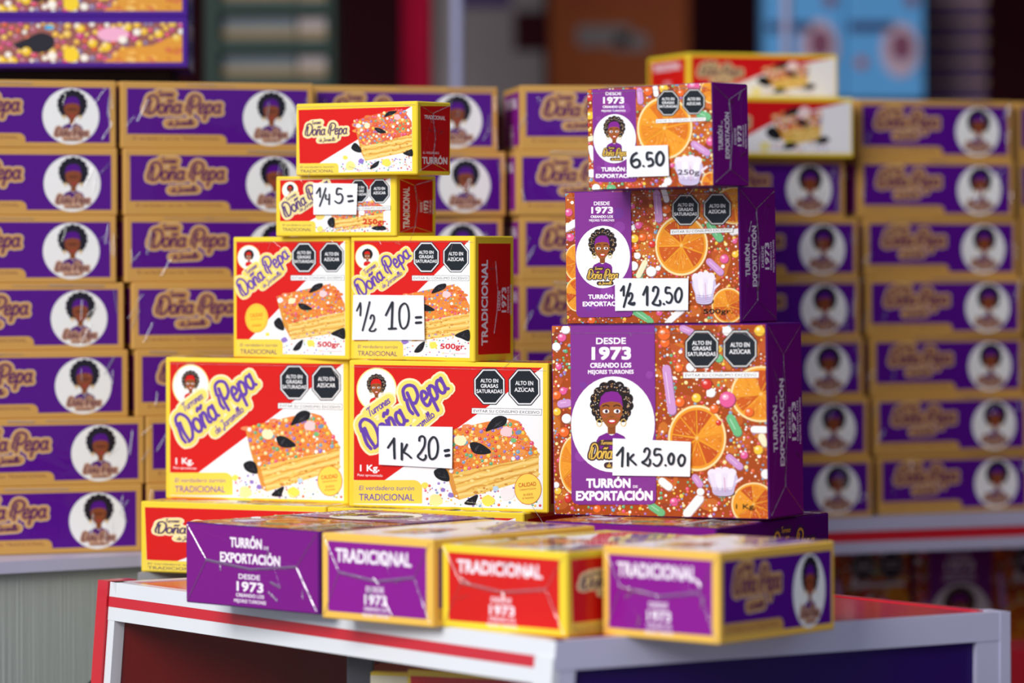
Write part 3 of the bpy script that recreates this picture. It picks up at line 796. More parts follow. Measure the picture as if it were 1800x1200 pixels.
def export_quarter_front():
    return export_front([(60, 105), (1335, 40), (1365, 1090), (80, 1135)],
        [(860, 502, 285, 322), (1345, 130, 130, 130), (1340, 1060, 104, 112)],
        [(600, 120, 610, 230, 60, LI), (1160, 665, 1295, 755, 66, LI), (1215, 360, 1290, 390, 80, GR), (300, 1115, 330, 1112, 70, GR), (100, 700, 130, 800, 60, WT), (80, 610, 120, 600, 50, (240, 232, 190)), (760, 90, 770, 160, 50, WT)],
        [(690, 130, 44, OR), (845, 100, 44, YE), (1150, 80, 62, PK), (1020, 150, 34, OR), (1330, 640, 44, PK), (95, 370, 40, YE), (160, 1110, 42, WT), (895, 1045, 40, WT), (115, 960, 44, WT), (95, 190, 36, RD), (1170, 580, 16, (110, 140, 190)), (860, 1090, 30, WT), (940, 880, 24, PK)],
        (1112, 935, 146, 150), (118, 108, 560, 1050, 18),
        [('DESDE', 255, 416, 166, 34, .04), ('1973', 230, 446, 252, 72, .06), ('CREANDO LOS', 226, 446, 296, 26, .05), ('MEJORES TURRONES', 214, 460, 334, 21, .03)],
        (350, 608, 218, 250), (346, 482, 108), (226, 782, 476, 74),
        [('TURRÓN', 213, 456, 942, 46, .06), ('DE', 466, 490, 938, 12, .03), ('EXPORTACIÓN', 158, 600, 1008, 44, .06)],
        [(896, 250, 114, 130), (1155, 238, 115, 130)], [(772, 412), (1282, 394), (1282, 434), (772, 454)], ('250g', 1000, 1220, 978, 56), 700, 9, 81, (60, 40, 70))

def export_side():
    A = Art([(0, 0), (1000, 0), (1000, 360), (0, 360)], (.01, .01, .99, .99))
    logo(A, 480, 160, 860, 156, 100, (206, 166, 60), (70, 40, 90), None, (560, 62, 640, 62, 26), (600, 220, 730, 218, 30), fine=False)
    return A

# ---- purple boxes with the close-up photograph, on top of the left stack
def closeup_side():
    A = Art([(-427, 0), (1480, 0), (1480, 440), (-427, 440)], (.005, .005, .995, .995)); A.part = 'sweets_picture'
    rnd = random.Random(5)
    A.rrect(-385, 55, 1435, 395, 14, (150, 92, 84))
    A.poly([(820, 395), (960, 270), (1200, 250), (1330, 180), (1434, 160), (1434, 393)], (222, 154, 58))
    old = A.clipr
    A.clipr = (.022, .10, .976, .875)
    for i in range(26): A.ell(rnd.uniform(850, 1420), rnd.uniform(270, 390), rnd.uniform(14, 40), rnd.uniform(10, 24), rnd.choice([(236, 178, 84), (206, 128, 44), (238, 190, 104), (214, 120, 70)]), 9)
    scatter(A, [(-370, 60), (1430, 60), (1430, 180), (1000, 260), (800, 390), (-370, 390)], 150, 16, 34, 8, cols=[(236, 188, 50), (222, 74, 110), (226, 88, 40), (240, 236, 226), (200, 60, 130), (130, 110, 150), (236, 196, 80), (170, 90, 110)])
    A.poly(smooth_path([(120, 250), (220, 190), (330, 140), (420, 170), (440, 230), (390, 300), (260, 310)], 4, True), (38, 36, 46))
    A.ell(895, 155, 125, 62, (240, 176, 206), 20); A.ell(570, 330, 62, 66, (242, 208, 50), 12); A.ell(400, 95, 40, 22, (80, 170, 220), 10)
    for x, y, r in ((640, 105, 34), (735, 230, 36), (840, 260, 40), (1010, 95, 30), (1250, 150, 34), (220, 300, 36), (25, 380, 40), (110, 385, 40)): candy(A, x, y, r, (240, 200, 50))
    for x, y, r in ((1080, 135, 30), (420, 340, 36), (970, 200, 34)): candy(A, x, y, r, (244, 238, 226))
    A.clipr = old
    return A

# ------------------------------------------------------------------ box kinds
def carton_cols(kind):
    return {'red': (244, 212, 54), 'gold': (208, 158, 82), 'gold2': (242, 192, 84), 'export': (84, 8, 112), 'photo': (70, 26, 140)}[kind]

def make_kind(dims, body, arts):
    """arts: (face, Art) with face in front,right_low,right_up,left_low,bottom,top -> [(part name, mesh)]"""
    W, H, T = dims
    w, t = W / 2, T / 2
    FR = {'front': (W, H, (-w, -t, 0), (1, 0, 0), (0, 0, 1), (0, -1, 0)),
          'right_up': (T, H, (w, -t, 0), (0, 1, 0), (0, 0, 1), (1, 0, 0)),
          'right_low': (H, T, (w, t, 0), (0, 0, 1), (0, -1, 0), (1, 0, 0)),
          'left_low': (H, T, (-w, t, H), (0, 0, -1), (0, -1, 0), (-1, 0, 0)),
          'bottom': (W, T, (-w, t, 0), (1, 0, 0), (0, -1, 0), (0, 0, -1)),
          'top': (W, T, (w, t, H), (-1, 0, 0), (0, -1, 0), (0, 0, 1))}
    V, F = bevel_box(-w, w, -t, t, 0, H)
    col = lin(carton_cols(body))
    parts = {'carton': (list(V), list(F), [col] * len(F))}
    order = ['carton']
    for face, A in arts:
        for p, (v, f, c) in A.build(*FR[face]).items():
            key = p if p == 'carton' else (face, p)
            if p.startswith('warning_octagon'):       # two separate stickers
                xs = np.array(v); mid = (xs[:, 0].min() + xs[:, 0].max()) / 2
                for s in (0, 1):
                    fs = [(g, cc) for g, cc in zip(f, c) if (np.mean([v[i][0] for i in g]) > mid) == bool(s)]
                    used = sorted({i for g, _ in fs for i in g}); mp = {a: b for b, a in enumerate(used)}
                    k2 = (face, p, s); order.append(k2)
                    parts[k2] = ([v[i] for i in used], [tuple(mp[i] for i in g) for g, _ in fs], [cc for _, cc in fs])
                continue
            if key not in parts: parts[key] = ([], [], []); order.append(key)
            r = parts[key]; k = len(r[0]); r[0].extend(v); r[1].extend(tuple(k + i for i in g) for g in f); r[2].extend(c)
    out = []
    for key in order:
        name = key if isinstance(key, str) else key[1]
        v, f, c = parts[key]
        me = bpy.data.meshes.new(name); me.from_pydata([tuple(p) for p in v], [], f)
        me.materials.append(M_INK); put_cols(me, c); me.update()
        out.append((name, me))
    return dims, out

def film_ridges(dims, rnd, ends=True, front=True, seam=False, side=False):
    """the folded seams and gathers of the clear wrapping: low glossy ridges lying on the card"""
    W, H, T = dims; w, t = W / 2, T / 2
    V = []; F = []; last = [None]
    def triple(p, s, n, hgt):
        V.extend([tuple(p - s + n * 6e-4), tuple(p + n * (6e-4 + hgt)), tuple(p + s + n * 6e-4)])
        k = len(V) - 3
        if last[0] is not None:
            j = last[0]; F.extend([(j, k, k + 1, j + 1), (j + 1, k + 1, k + 2, j + 2)])
        last[0] = k
    def ridge(P, n, wid, hgt):        # every crease runs on as a hair-fine line to the next one
        P = np.array(P, float); n = np.array(n, float); m = len(P)
        for i, p in enumerate(P):
            d = P[min(i + 1, m - 1)] - P[max(i - 1, 0)]
            s = np.cross(n, d); s = s / (np.linalg.norm(s) + 1e-9) * wid / 2
            if i == 0: triple(p, s * .04, n, hgt * .04)
            triple(p, s, n, hgt)
            if i == m - 1: triple(p, s * .04, n, hgt * .04)
    if ends:
        for sx in (1, -1):
            n = (sx, 0, 0); X = sx * (w + 1e-4); a, b = H * .16, H * .84
            ridge([(X, -t * .1, a), (X, t * .05, H * .5), (X, -t * .1, b)], n, .0028, .0006)
            for z0, z1 in ((0.003, a), (H - .003, b)):
                ridge([(X, -t * .93, z0), (X, -t * .12, z1)], n, .0014, .0006); ridge([(X, t * .93, z0), (X, -t * .08, z1)], n, .0014, .0006)
            for k in range(5):
                z = rnd.uniform(.1, .9) * H; y = rnd.uniform(-.8, .6) * t
                ridge([(X, y, z), (X, y + rnd.uniform(.1, .3) * t, z + rnd.uniform(-.09, .09) * H)], n, rnd.uniform(.0012, .003), .0005)
    if side:
        n = (0, 0, -1)
        for k in range(7):
            x = w * (1 - rnd.random() ** 2 * .5) * rnd.choice((1, 1, -1)) * .97; y = rnd.uniform(-.9, .3) * t; dx = rnd.uniform(-.012, .004)
            ridge([(x, y, -1e-4), (x + dx, y + rnd.uniform(.2, .7) * t, -1e-4)], n, rnd.uniform(.0008, .0022), .0006)
        for k in range(2):
            x = rnd.uniform(-.9, .5) * w
            ridge([(x, -t * .93, -1e-4), (x + rnd.uniform(.02, .07), -t * .9, -1e-4)], n, rnd.uniform(.001, .003), .0006)
    if seam:
        X = w + 1e-4
        ridge([(X, -t * .05, H * .22), (X, t * .1, H * .4), (X, t * .14, H * .55), (X, t * .02, H * .8)], (1, 0, 0), .0012, .0006)
        ridge([(X, -t * .3, H * .735), (X, -t * .02, H * .74)], (1, 0, 0), .002, .0006)
    if front:
        n = (0, -1, 0); Y = -t - 1e-4
        ridge([(-w * .98, Y, H * .955), (w * .98, Y, H * .95)], n, .0007, .0003)
        for k in range(4):
            x = rnd.uniform(-.9, .9) * w; z = H * rnd.choice([.96, .93, .06])
            ridge([(x, Y, z), (x + rnd.uniform(-.02, .02), Y, z - rnd.uniform(-.015, .02))], n, .0009, .0004)
    return V, F

def place(x, y, z, yaw, dims, mode='u', roll=0.0):
    """matrix of a box whose near right bottom corner stands at x,y,z; mode u upright, s on its back long side to the viewer, e on its back end to the viewer"""
    W, H, T = dims
    w, h, d = {'u': (W, H, T), 's': (W, T, H), 'e': (H, T, W)}[mode]
    ex = Vector((math.cos(yaw), math.sin(yaw), 0)); ey = Vector((-math.sin(yaw), math.cos(yaw), 0))
    c = Vector((x, y, 0)) - ex * w / 2 + ey * d / 2
    if mode == 'u': R = Matrix.Identity(4)
    elif mode == 's': R = Matrix(((1, 0, 0, 0), (0, 0, 1, 0), (0, -1, 0, 0), (0, 0, 0, 1)))
    else: R = Matrix(((0, 0, 1, 0), (-1, 0, 0, 0), (0, -1, 0, 0), (0, 0, 0, 1)))
    off = Matrix.Identity(4) if mode == 'u' else Matrix.Translation((0, 0, -H / 2))
    lift = Matrix.Identity(4) if mode == 'u' else Matrix.Translation((0, 0, h / 2))
    return Matrix.Translation((c.x, c.y, z)) @ Matrix.Rotation(yaw, 4, 'Z') @ Matrix.Rotation(-roll, 4, 'Y') @ lift @ R @ off

PART_LABEL = {}
def make_box(name, kind, M, label, group=None, wrap=None, cat='box'):
    dims, parts = kind
    root = empty(name, mat=M); tag(root, label, cat, group)
    for pn, me in parts:
        o = bpy.data.objects.new(pn, me); COL.objects.link(o); o.parent = root
    if wrap is not None:
        mesh_obj('film_crease', wrap[0], wrap[1], M_FILM, root)
    return root

DIM = {'R1': (0.2102, 0.1417, 0.0699), 'E1': (0.222, 0.1762, 0.0728), 'R2': (0.1480, 0.1205, 0.0664), 'R4': (0.1455, 0.0592, 0.0684),
       'R4B': (0.1511, 0.0704, 0.0534), 'CR': (0.055, 0.08, 0.06), 'E2': (0.1899, 0.1239, 0.0662), 'E4': (0.1407, 0.0927, 0.0556), 'GS': (0.1566, 0.122, 0.0739),
       'G': (0.21, 0.132, 0.0739), 'GB': (0.21, 0.14, 0.07), 'RS': (0.19, 0.135, 0.053), 'RB': (0.21, 0.14, 0.07), 'P': (0.26, 0.16, 0.0545)}
# ------------------------------------------------------------------ materials of the stall
M_FLOOR = plain('concrete_floor', (96, 90, 86), .8, noise=.2, scale=9, bump=.2)
M_DARK = plain('dark_panelling', (64, 14, 28), .7, noise=.3, spec=.15)
M_CEIL = plain('dark_ceiling', (34, 30, 34), .8, noise=.2)
M_WHITE = plain('white_laminate', (226, 228, 232), .35, .2, noise=.03, scale=14)
M_GREY_SHADEW = plain('grey_and_shaded_white', (192, 190, 216), .4, .15, noise=.05, scale=14)  # the left counter's own grey; elsewhere white with its shade painted in
M_REDL = plain('red_laminate', (206, 30, 46), .3, .3, noise=.06)
M_REDT = plain('red_tabletop', (206, 40, 58), .25, .3, noise=.06)
M_VIOL = plain('violet_panel', (36, 2, 88), .5, .05, noise=.12, spec=.2)
M_CORR = plain('corrugated_metal', (172, 178, 172), .5, noise=.10, scale=7, stretch=(60, 60, .6), bump=.35)
M_COUNT = plain('counter_top', (186, 186, 188), .4, noise=.06)
M_MAROON = plain('maroon_lining', (130, 4, 10), .55, noise=.25, scale=4)
M_BLACK = plain('black_rubber', (14, 13, 15), .6, noise=.2)
M_PILLAR = plain('red_pillar_paint', (226, 0, 66), .5, noise=.12, spec=.1)
M_STEEL = plain('steel_pole', (170, 170, 206), .35, noise=.08)
M_DGREY = plain('grey_aluminium', (70, 70, 78), .4)
M_GAPSHADE = plain('shade_gap_dark', (40, 26, 20), .8, noise=.2)  # dark tone that stands for shade below the photo boxes

Z0 = CAMZ - 0.3122             # showcase top
ZS = CAMZ - 0.3065             # counters behind
def at(px, Y): return (px - 900) / FPX * Y
def zat(py, Y): return CAMZ - (py - YH) / FPX * Y

# ------------------------------------------------------------------ setting
def struct(o): o['kind'] = 'structure'; return o
struct(box_obj('floor', -5, 4, -1.0, 9.2, -0.1, 0, M_FLOOR))
struct(box_obj('wall_back', -3.0, 3.2, 8.0, 8.15, 0, 3.2, M_DARK))
struct(box_obj('wall_right', 1.35, 1.5, 2.7, 8.0, 0, 3.2, M_DARK))  # unseen; run forward to block sky light from the right
struct(box_obj('wall_left', -2.6, -2.45, 5.4, 8.0, 0, 3.2, M_DARK))
struct(box_obj('ceiling', -3.0, 3.2, 4.9, 8.15, 2.5, 2.62, M_CEIL))  # unseen; kept short so skylight reaches the far goods

# ------------------------------------------------------------------ display case the pyramid stands on
CL, CF, CR = Vector((-.3875, 3.538)), Vector((.0346, 2.979)), Vector((.431, 3.211))
CB = CL + CR - CF
case = empty('showcase', ((CL.x + CR.x) / 2, (CL.y + CR.y) / 2, 0))
tag(case, 'display case with red top, white frame and red stripe under the boxes', 'display case')
case_inv = case.matrix_world.inverted() if False else Matrix.Translation(-case.location)
def in_case(o):
    o.parent = case; o.matrix_parent_inverse = case_inv; return o
c_ = (CL + CF + CR + CB) / 4
nl = Vector((-(CF - CL).y, (CF - CL).x)).normalized(); nl = nl if nl.dot(CF - c_) > 0 else -nl   # outward, left front
nr = Vector((-(CR - CF).y, (CR - CF).x)).normalized(); nr = nr if nr.dot(CF - c_) > 0 else -nr   # outward, right front
FL = 0.085                    # the left front leans outward towards the floor
def lf(t, drop, out=0.0):     # point on the left front: t from the left end to the corner
    p = CL + (CF - CL) * t + nl * (FL * drop + out)
    return (p.x, p.y, Z0 - drop)
def rf(t, drop, out=0.0):
    p = CF + (CR - CF) * t + nr * out
    k = (1 - t) * 1.0
    p = p + nl * FL * drop * k
    return (p.x, p.y, Z0 - drop)
def bar_l(name, t0, t1, d0, d1, o0, o1, m):
    in_case(hexa(name, [lf(t0, d1, o0), lf(t0, d1, o1), lf(t1, d1, o1), lf(t1, d1, o0)], [lf(t0, d0, o0), lf(t0, d0, o1), lf(t1, d0, o1), lf(t1, d0, o0)], m))
def bar_r(name, t0, t1, d0, d1, o0, o1, m):
    in_case(hexa(name, [rf(t0, d1, o0), rf(t0, d1, o1), rf(t1, d1, o1), rf(t1, d1, o0)], [rf(t0, d0, o0), rf(t0, d0, o1), rf(t1, d0, o1), rf(t1, d0, o0)], m))
# top: a red panel set in a low white frame
def shrink(k):
    pts = [CL, CF, CR, CB]
    return [(p.x + (c_.x - p.x) * k, p.y + (c_.y - p.y) * k) for p in pts]
ccw = lambda P: P if sum(a[0] * b[1] - b[0] * a[1] for a, b in zip(P, P[1:] + P[:1])) > 0 else P[::-1]
in_case(prism_obj('table_top', ccw(shrink(.035)), Z0 - .02, Z0 - .0005, M_REDT))
bar_l('top_rail', .0, 1.0, -.0004, .0135, -.012, 0, M_WHITE)
bar_l('red_stripe', .0, .97, .0136, .0232, -.012, .0003, M_REDL)
bar_l('lower_rail', .0, .97, .0233, .036, -.012, 0, M_WHITE)
bar_l('corner_post', -.028, -.002, -.001, .92, -.03, .002, M_REDL)
bar_l('frame_stile', .0, .017, .036, .92, -.012, -.0005, M_WHITE)
bar_l('front_post', .965, 1.0, .0136, .92, -.012, .0018, M_WHITE)
bar_r('top_rail', .0, 1.0, -.0004, .024, -.012, 0, M_GREY_SHADEW)  # same white frame, shade of the right front put into a greyer colour
bar_r('frame_stile', .0, .045, .024, .93, -.012, -.0006, M_GREY_SHADEW)
bar_r('frame_stile', .93, 1.0, .024, .93, -.012, -.0006, M_GREY_SHADEW)
bar_r('corner_post', .984, 1.008, -.0006, .93, -.03, .0005, M_GREY_SHADEW)
bar_r('side_panel', .045, .93, .024, .93, -.016, -.006, M_VIOL)
bar_l('glass_pane', .017, .965, .036, .90, -.009, -.007, M_GLASS)
pb = [CL, CB]
# far rails and the maroon lining inside
def far_bar(name, A, B, d0, d1, w, m, inner):
    A, B = (A + (B - A) * .001, B) if A is not CB else (A, A + (B - A) * .965)
    n = Vector((-(B - A).y, (B - A).x)).normalized(); n = n if n.dot(c_ - A) > 0 else -n
    P = [A + n * inner, B + n * inner, B + n * (inner + w), A + n * (inner + w)]
    in_case(hexa(name, [(p.x, p.y, Z0 - d1) for p in P], [(p.x, p.y, Z0 - d0) for p in P], m))
far_bar('back_rail', CL, CB, -.0004, .024, .012, M_WHITE, 0)
far_bar('back_rail', CB, CR, -.0004, .024, .012, M_REDT, 0)
far_bar('lining_panel', CL, CB, .024, .92, .006, M_MAROON, .004)
far_bar('lining_panel', CB, CR, .024, .92, .006, M_MAROON, .004)
_q = shrink(.05); in_case(prism_obj('shelf_board', ccw(_q), Z0 - .36, Z0 - .345, M_MAROON))
in_case(prism_obj('base_board', ccw(_q), 0.0, 0.04, M_MAROON))
_a = CL + (CF - CL) * .50; _n = -nl * .05
in_case(box_obj('divider_post', _a.x + _n.x - .012, _a.x + _n.x + .012, _a.y + _n.y - .006, _a.y + _n.y + .006, Z0 - .345, Z0 - .03, M_DGREY))

# ------------------------------------------------------------------ counters behind
def counter(name, poly, zt, edge, panel_in, label, mats, stripe=None, z_bot=0.0):
    root = empty(name, (sum(p[0] for p in poly) / len(poly), sum(p[1] for p in poly) / len(poly), 0))
    tag(root, label, 'counter')
    inv = Matrix.Translation(-root.location)
    def ch(o): o.parent = root; o.matrix_parent_inverse = inv; return o
    return root, ch
# left: thin grey top over a ribbed metal front
LP = ccw([(-1.05, 3.395), (-.55, 3.683), (-.385, 3.792), (-.30, 3.83), (.10, 3.875), (.25, 3.96), (.22, 4.16), (.06, 4.13), (-.02, 4.30), (-.10, 4.42), (-.6, 4.42), (-1.15, 4.1)])
lc, ch = counter('stall_counter', LP, ZS, None, None, 'long grey counter with ribbed metal front under the left stacks', None)
ch(prism_obj('counter_top', LP, ZS - .012, ZS, M_GREY_SHADEW))
LI_ = [(x * 1.0 + (0.012 if y > 4 else 0.0), y + (.012 if y < 4.2 else -.012)) for x, y in LP]
ch(prism_obj('front_panel', LI_, 0.0, ZS - .0125, M_CORR))
# grey stand behind the case that carries the far left box
sc_, ch = counter('low_stand', [(-.2, 3.76)], 0, None, None, 'grey stand just behind the display case under the far left red box', None)
ch(prism_obj('stand_top', ccw([(-.372, 3.645), (-.185, 3.74), (-.03, 3.79), (-.10, 3.845), (-.28, 3.806), (-.345, 3.775)]), Z0 - .03, Z0 - .0002, M_COUNT))
ch(prism_obj('stand_body', ccw([(-.36, 3.66), (-.19, 3.745), (-.06, 3.79), (-.11, 3.83), (-.28, 3.79), (-.335, 3.765)]), 0, Z0 - .0302, M_CORR))
# right: white edge with a red stripe, open shelf below
u = Vector((.923, .384)); v = Vector((-.384, .923)); R0 = Vector((.3705, 4.284))
def rp(a, b): q = R0 + u * a + v * b; return (q.x, q.y)
rc, ch = counter('stall_counter', [rp(.2, .25)], 0, None, None, 'white edged counter with red stripe and open shelf below the right stacks', None)
RT = ccw([rp(-.30, .0), rp(.72, .0), rp(.72, .5), rp(-.30, .5)])
ch(prism_obj('counter_top', RT, ZS - .016, ZS, M_GREY_SHADEW))
ch(prism_obj('red_stripe', ccw([rp(-.30, .001), rp(.72, .001), rp(.72, .5), rp(-.30, .5)]), ZS - .0285, ZS - .0161, M_REDL))
ch(prism_obj('lower_edge', ccw([rp(-.30, .0), rp(.72, .0), rp(.72, .5), rp(-.30, .5)]), ZS - .042, ZS - .0286, M_GREY_SHADEW))
ch(prism_obj('shelf_board', ccw([rp(-.30, .02), rp(.72, .02), rp(.72, .5), rp(-.30, .5)]), CAMZ - .551, CAMZ - .531, M_MAROON))
ch(prism_obj('back_panel', ccw([rp(-.30, .48), rp(.72, .48), rp(.72, .5), rp(-.30, .5)]), 0, ZS - .0422, M_MAROON))
ch(prism_obj('side_panel', ccw([rp(-.30, .02), rp(-.29, .02), rp(-.29, .48), rp(-.30, .48)]), CAMZ - .531, ZS - .0422, M_MAROON))
ch(prism_obj('base_panel', ccw([rp(-.30, .04), rp(.72, .04), rp(.72, .48), rp(-.30, .48)]), 0, CAMZ - .5512, M_MAROON))
# red plinth low on the right
o = prism_obj('red_plinth', ccw([(.555, 4.10), (.80, 4.17), (.80, 4.27), (.555, 4.20)]), 0, zat(1141, 4.12), M_REDL)
tag(o, 'low red plinth at the bottom right edge, in front of the open shelf', 'plinth')
# black round-topped post behind the left corner of the case
zb = zat(1178, 3.63)
bag = empty('black_post', (at(193, 3.63), 3.63, 0)); tag(bag, 'black round-topped post behind the red corner post, mostly hidden', 'post')
prof = [(.045, 0), (.045, .02), (.02, .03), (.02, zb - .11), (.030, zb - .09), (.031, zb - .035), (.026, zb - .014), (.016, zb - .004), (.004, zb)]
V = []; F = []
for r_, z_ in prof: V += [(r_ * math.cos(6.2832 * j / 16), r_ * math.sin(6.2832 * j / 16), z_) for j in range(16)]
for i in range(len(prof) - 1): F += [(i * 16 + j, i * 16 + (j + 1) % 16, (i + 1) * 16 + (j + 1) % 16, (i + 1) * 16 + j) for j in range(16)]
F += [tuple(range(15, -1, -1)), tuple((len(prof) - 1) * 16 + j for j in range(16))]
mesh_obj('shaft', V, F, M_BLACK, bag, smooth=True)

# ------------------------------------------------------------------ box kinds
red_front = red_1kg_front()
r_end = end_panel((214, 26, 20), YEL, ['TRADICIONAL'])
g_end = end_panel((138, 18, 142), GOLD, ['TRADICIONAL'])
x_end = end_panel((122, 14, 130), None, ['TURRÓN', 'EXPORTACIÓN'])
rside, gside, xside = red_side(), gold_side(), export_side()
K = {}
K['R1'] = make_kind(DIM['R1'], 'red', [('front', red_front), ('right_low', r_end), ('bottom', rside), ('top', rside)])
K['R2'] = make_kind(DIM['R2'], 'red', [('front', red_half_front()), ('right_low', r_end)])
K['R4'] = make_kind(DIM['R4'], 'red', [('front', red_quarter_front()), ('right_low', r_end)])
K['R4B'] = make_kind(DIM['R4B'], 'red', [('front', rside), ('right_up', red_tower_end())])
K['E1'] = make_kind(DIM['E1'], 'export', [('front', export_1kg_front()), ('right_low', x_end), ('top', xside)])
K['E2'] = make_kind(DIM['E2'], 'export', [('front', export_half_front()), ('right_low', x_end)])
K['E4'] = make_kind(DIM['E4'], 'export', [('front', export_quarter_front()), ('right_low', x_end)])
K['GS'] = make_kind(DIM['GS'], 'gold2', [('front', gold_front()), ('right_low', g_end), ('top', gside)])
K['G'] = make_kind(DIM['G'], 'gold2', [('front', gold_front()), ('right_low', g_end), ('top', gside)])
K['GB'] = make_kind(DIM['GB'], 'gold', [('bottom', gside), ('left_low', g_end)])
rwside = red_white_side()
K['RS'] = make_kind(DIM['RS'], 'red', [('bottom', rwside), ('left_low', r_end)])
K['RB'] = make_kind(DIM['RB'], 'red', [('bottom', rwside), ('left_low', r_end)])
K['P'] = make_kind(DIM['P'], 'photo', [('bottom', closeup_side())])
rndw = random.Random(12)
def wrapof(k, **kw): return film_ridges(DIM[k], rndw, **kw)

# ------------------------------------------------------------------ pyramid
HR, HE, H2, H4 = DIM['R1'][2], DIM['E1'][2], DIM['R2'][1], DIM['R4'][1]
zR = Z0 + HR; zR2 = zR + DIM['R1'][1]; zR4 = zR2 + H2; zR4B = zR4 + H4
zE = Z0 + HE + .0008; zE2 = zE + DIM['E1'][1]; zE4 = zE2 + DIM['E2'][1]
LOW = 'boxes lying flat under the pyramids'
make_box('nougat_box', K['R1'], place(-.1808, 3.5601, Z0 + .0003, -.4546, DIM['R1'], 's'), 'red and yellow box lying flat, far left of the base layer, long side showing', LOW, wrapof('R1', ends=False))
make_box('nougat_box', K['R1'], place(.0105, 3.4690, Z0, -.4400, DIM['R1'], 's'), 'red and yellow box lying flat under the box priced 1k 20', LOW)
make_box('nougat_box', K['E1'], place(-.1690, 3.2078, Z0, -.7632, DIM['E1'], 'e'), 'purple box lying flat, TURRÓN DE EXPORTACIÓN on its end, leftmost in front row', LOW, wrapof('E1'))
make_box('nougat_box', K['G'], place(-.0672, 3.0930, Z0, -.7300, DIM['G'], 'e'), 'purple and gold box lying flat, TRADICIONAL on its end, left of the red end', LOW, wrapof('G'))
make_box('nougat_box', K['R1'], place(.0440, 3.0050, Z0, -.7420, DIM['R1'], 'e'), 'red box lying flat, TRADICIONAL on its red end, third in the front row', LOW, wrapof('R1'))
make_box('nougat_box', K['GS'], place(.1655, 2.9495, Z0, -.7163, DIM['GS'], 'e'), 'purple and gold box lying flat, right end of front row, portrait on its side', LOW, wrapof('GS'))
make_box('nougat_box', K['E1'], place(.1790, 3.2330, Z0, -.5450, DIM['E1'], 'e'), 'purple box lying flat under the tower, gold script on its side', LOW, wrapof('E1', ends=False))

RP, EP = 'red and yellow boxes of the pyramid', 'orange slice boxes of the tower'
make_box('nougat_box', K['R1'], place(-.1608, 3.6037, zR, -.4596, DIM['R1'], 'u', -.003), 'large red and yellow 1 Kg box without price card, lower left of the pyramid', RP, wrapof('R1', ends=False))
make_box('nougat_box', K['R1'], place(.0336, 3.4750, zR, -.4140, DIM['R1'], 'u', -.006), 'large red and yellow 1 Kg box behind the price card 1k 20', RP, wrapof('R1', ends=False))
make_box('nougat_box', K['R2'], place(-.1589, 3.5915, zR2, -.6206, DIM['R2'], 'u', -.002), 'square red and yellow 500 gr box without price card, left in its row', RP, wrapof('R2', ends=False))
make_box('nougat_box', K['R2'], place(-.0360, 3.5040, zR2, -.5996, DIM['R2'], 'u', -.006), 'square red and yellow 500 gr box behind the price card 1/2 10', RP, wrapof('R2', ends=False, seam=True))
make_box('nougat_box', K['R4'], place(-.1119, 3.5530, zR4, -.5810, DIM['R4'], 'u', -.0046), 'small red and yellow 250 gr box behind the price card 1/4 5', RP, wrapof('R4'))
make_box('nougat_box', K['R4B'], place(-.0908, 3.5210, zR4B, -.6368, DIM['R4B'], 'u', -.0075), 'small red and yellow box on top of the red pyramid, TURRÓN on its end', RP, wrapof('R4B'))
e1 = make_box('nougat_box', K['E1'], place(.2303, 3.3008, zE, -.5214, DIM['E1'], 'u', .0129), 'largest purple box with orange slices, bottom of the tower, behind card 1k 25.00', EP, wrapof('E1'))
e2 = make_box('nougat_box', K['E2'], place(.2077, 3.3411, zE2 - .0002, -.5970, DIM['E2'], 'u', .0138), 'purple 500 gr box with orange slices, middle of the tower', EP, wrapof('E2'))
e4 = make_box('nougat_box', K['E4'], place(.1806, 3.2855, zE4 - .0002, -.6696, DIM['E4'], 'u', .0165), 'smallest purple box with orange slice, 250 g, top of the tower', EP, wrapof('E4'))

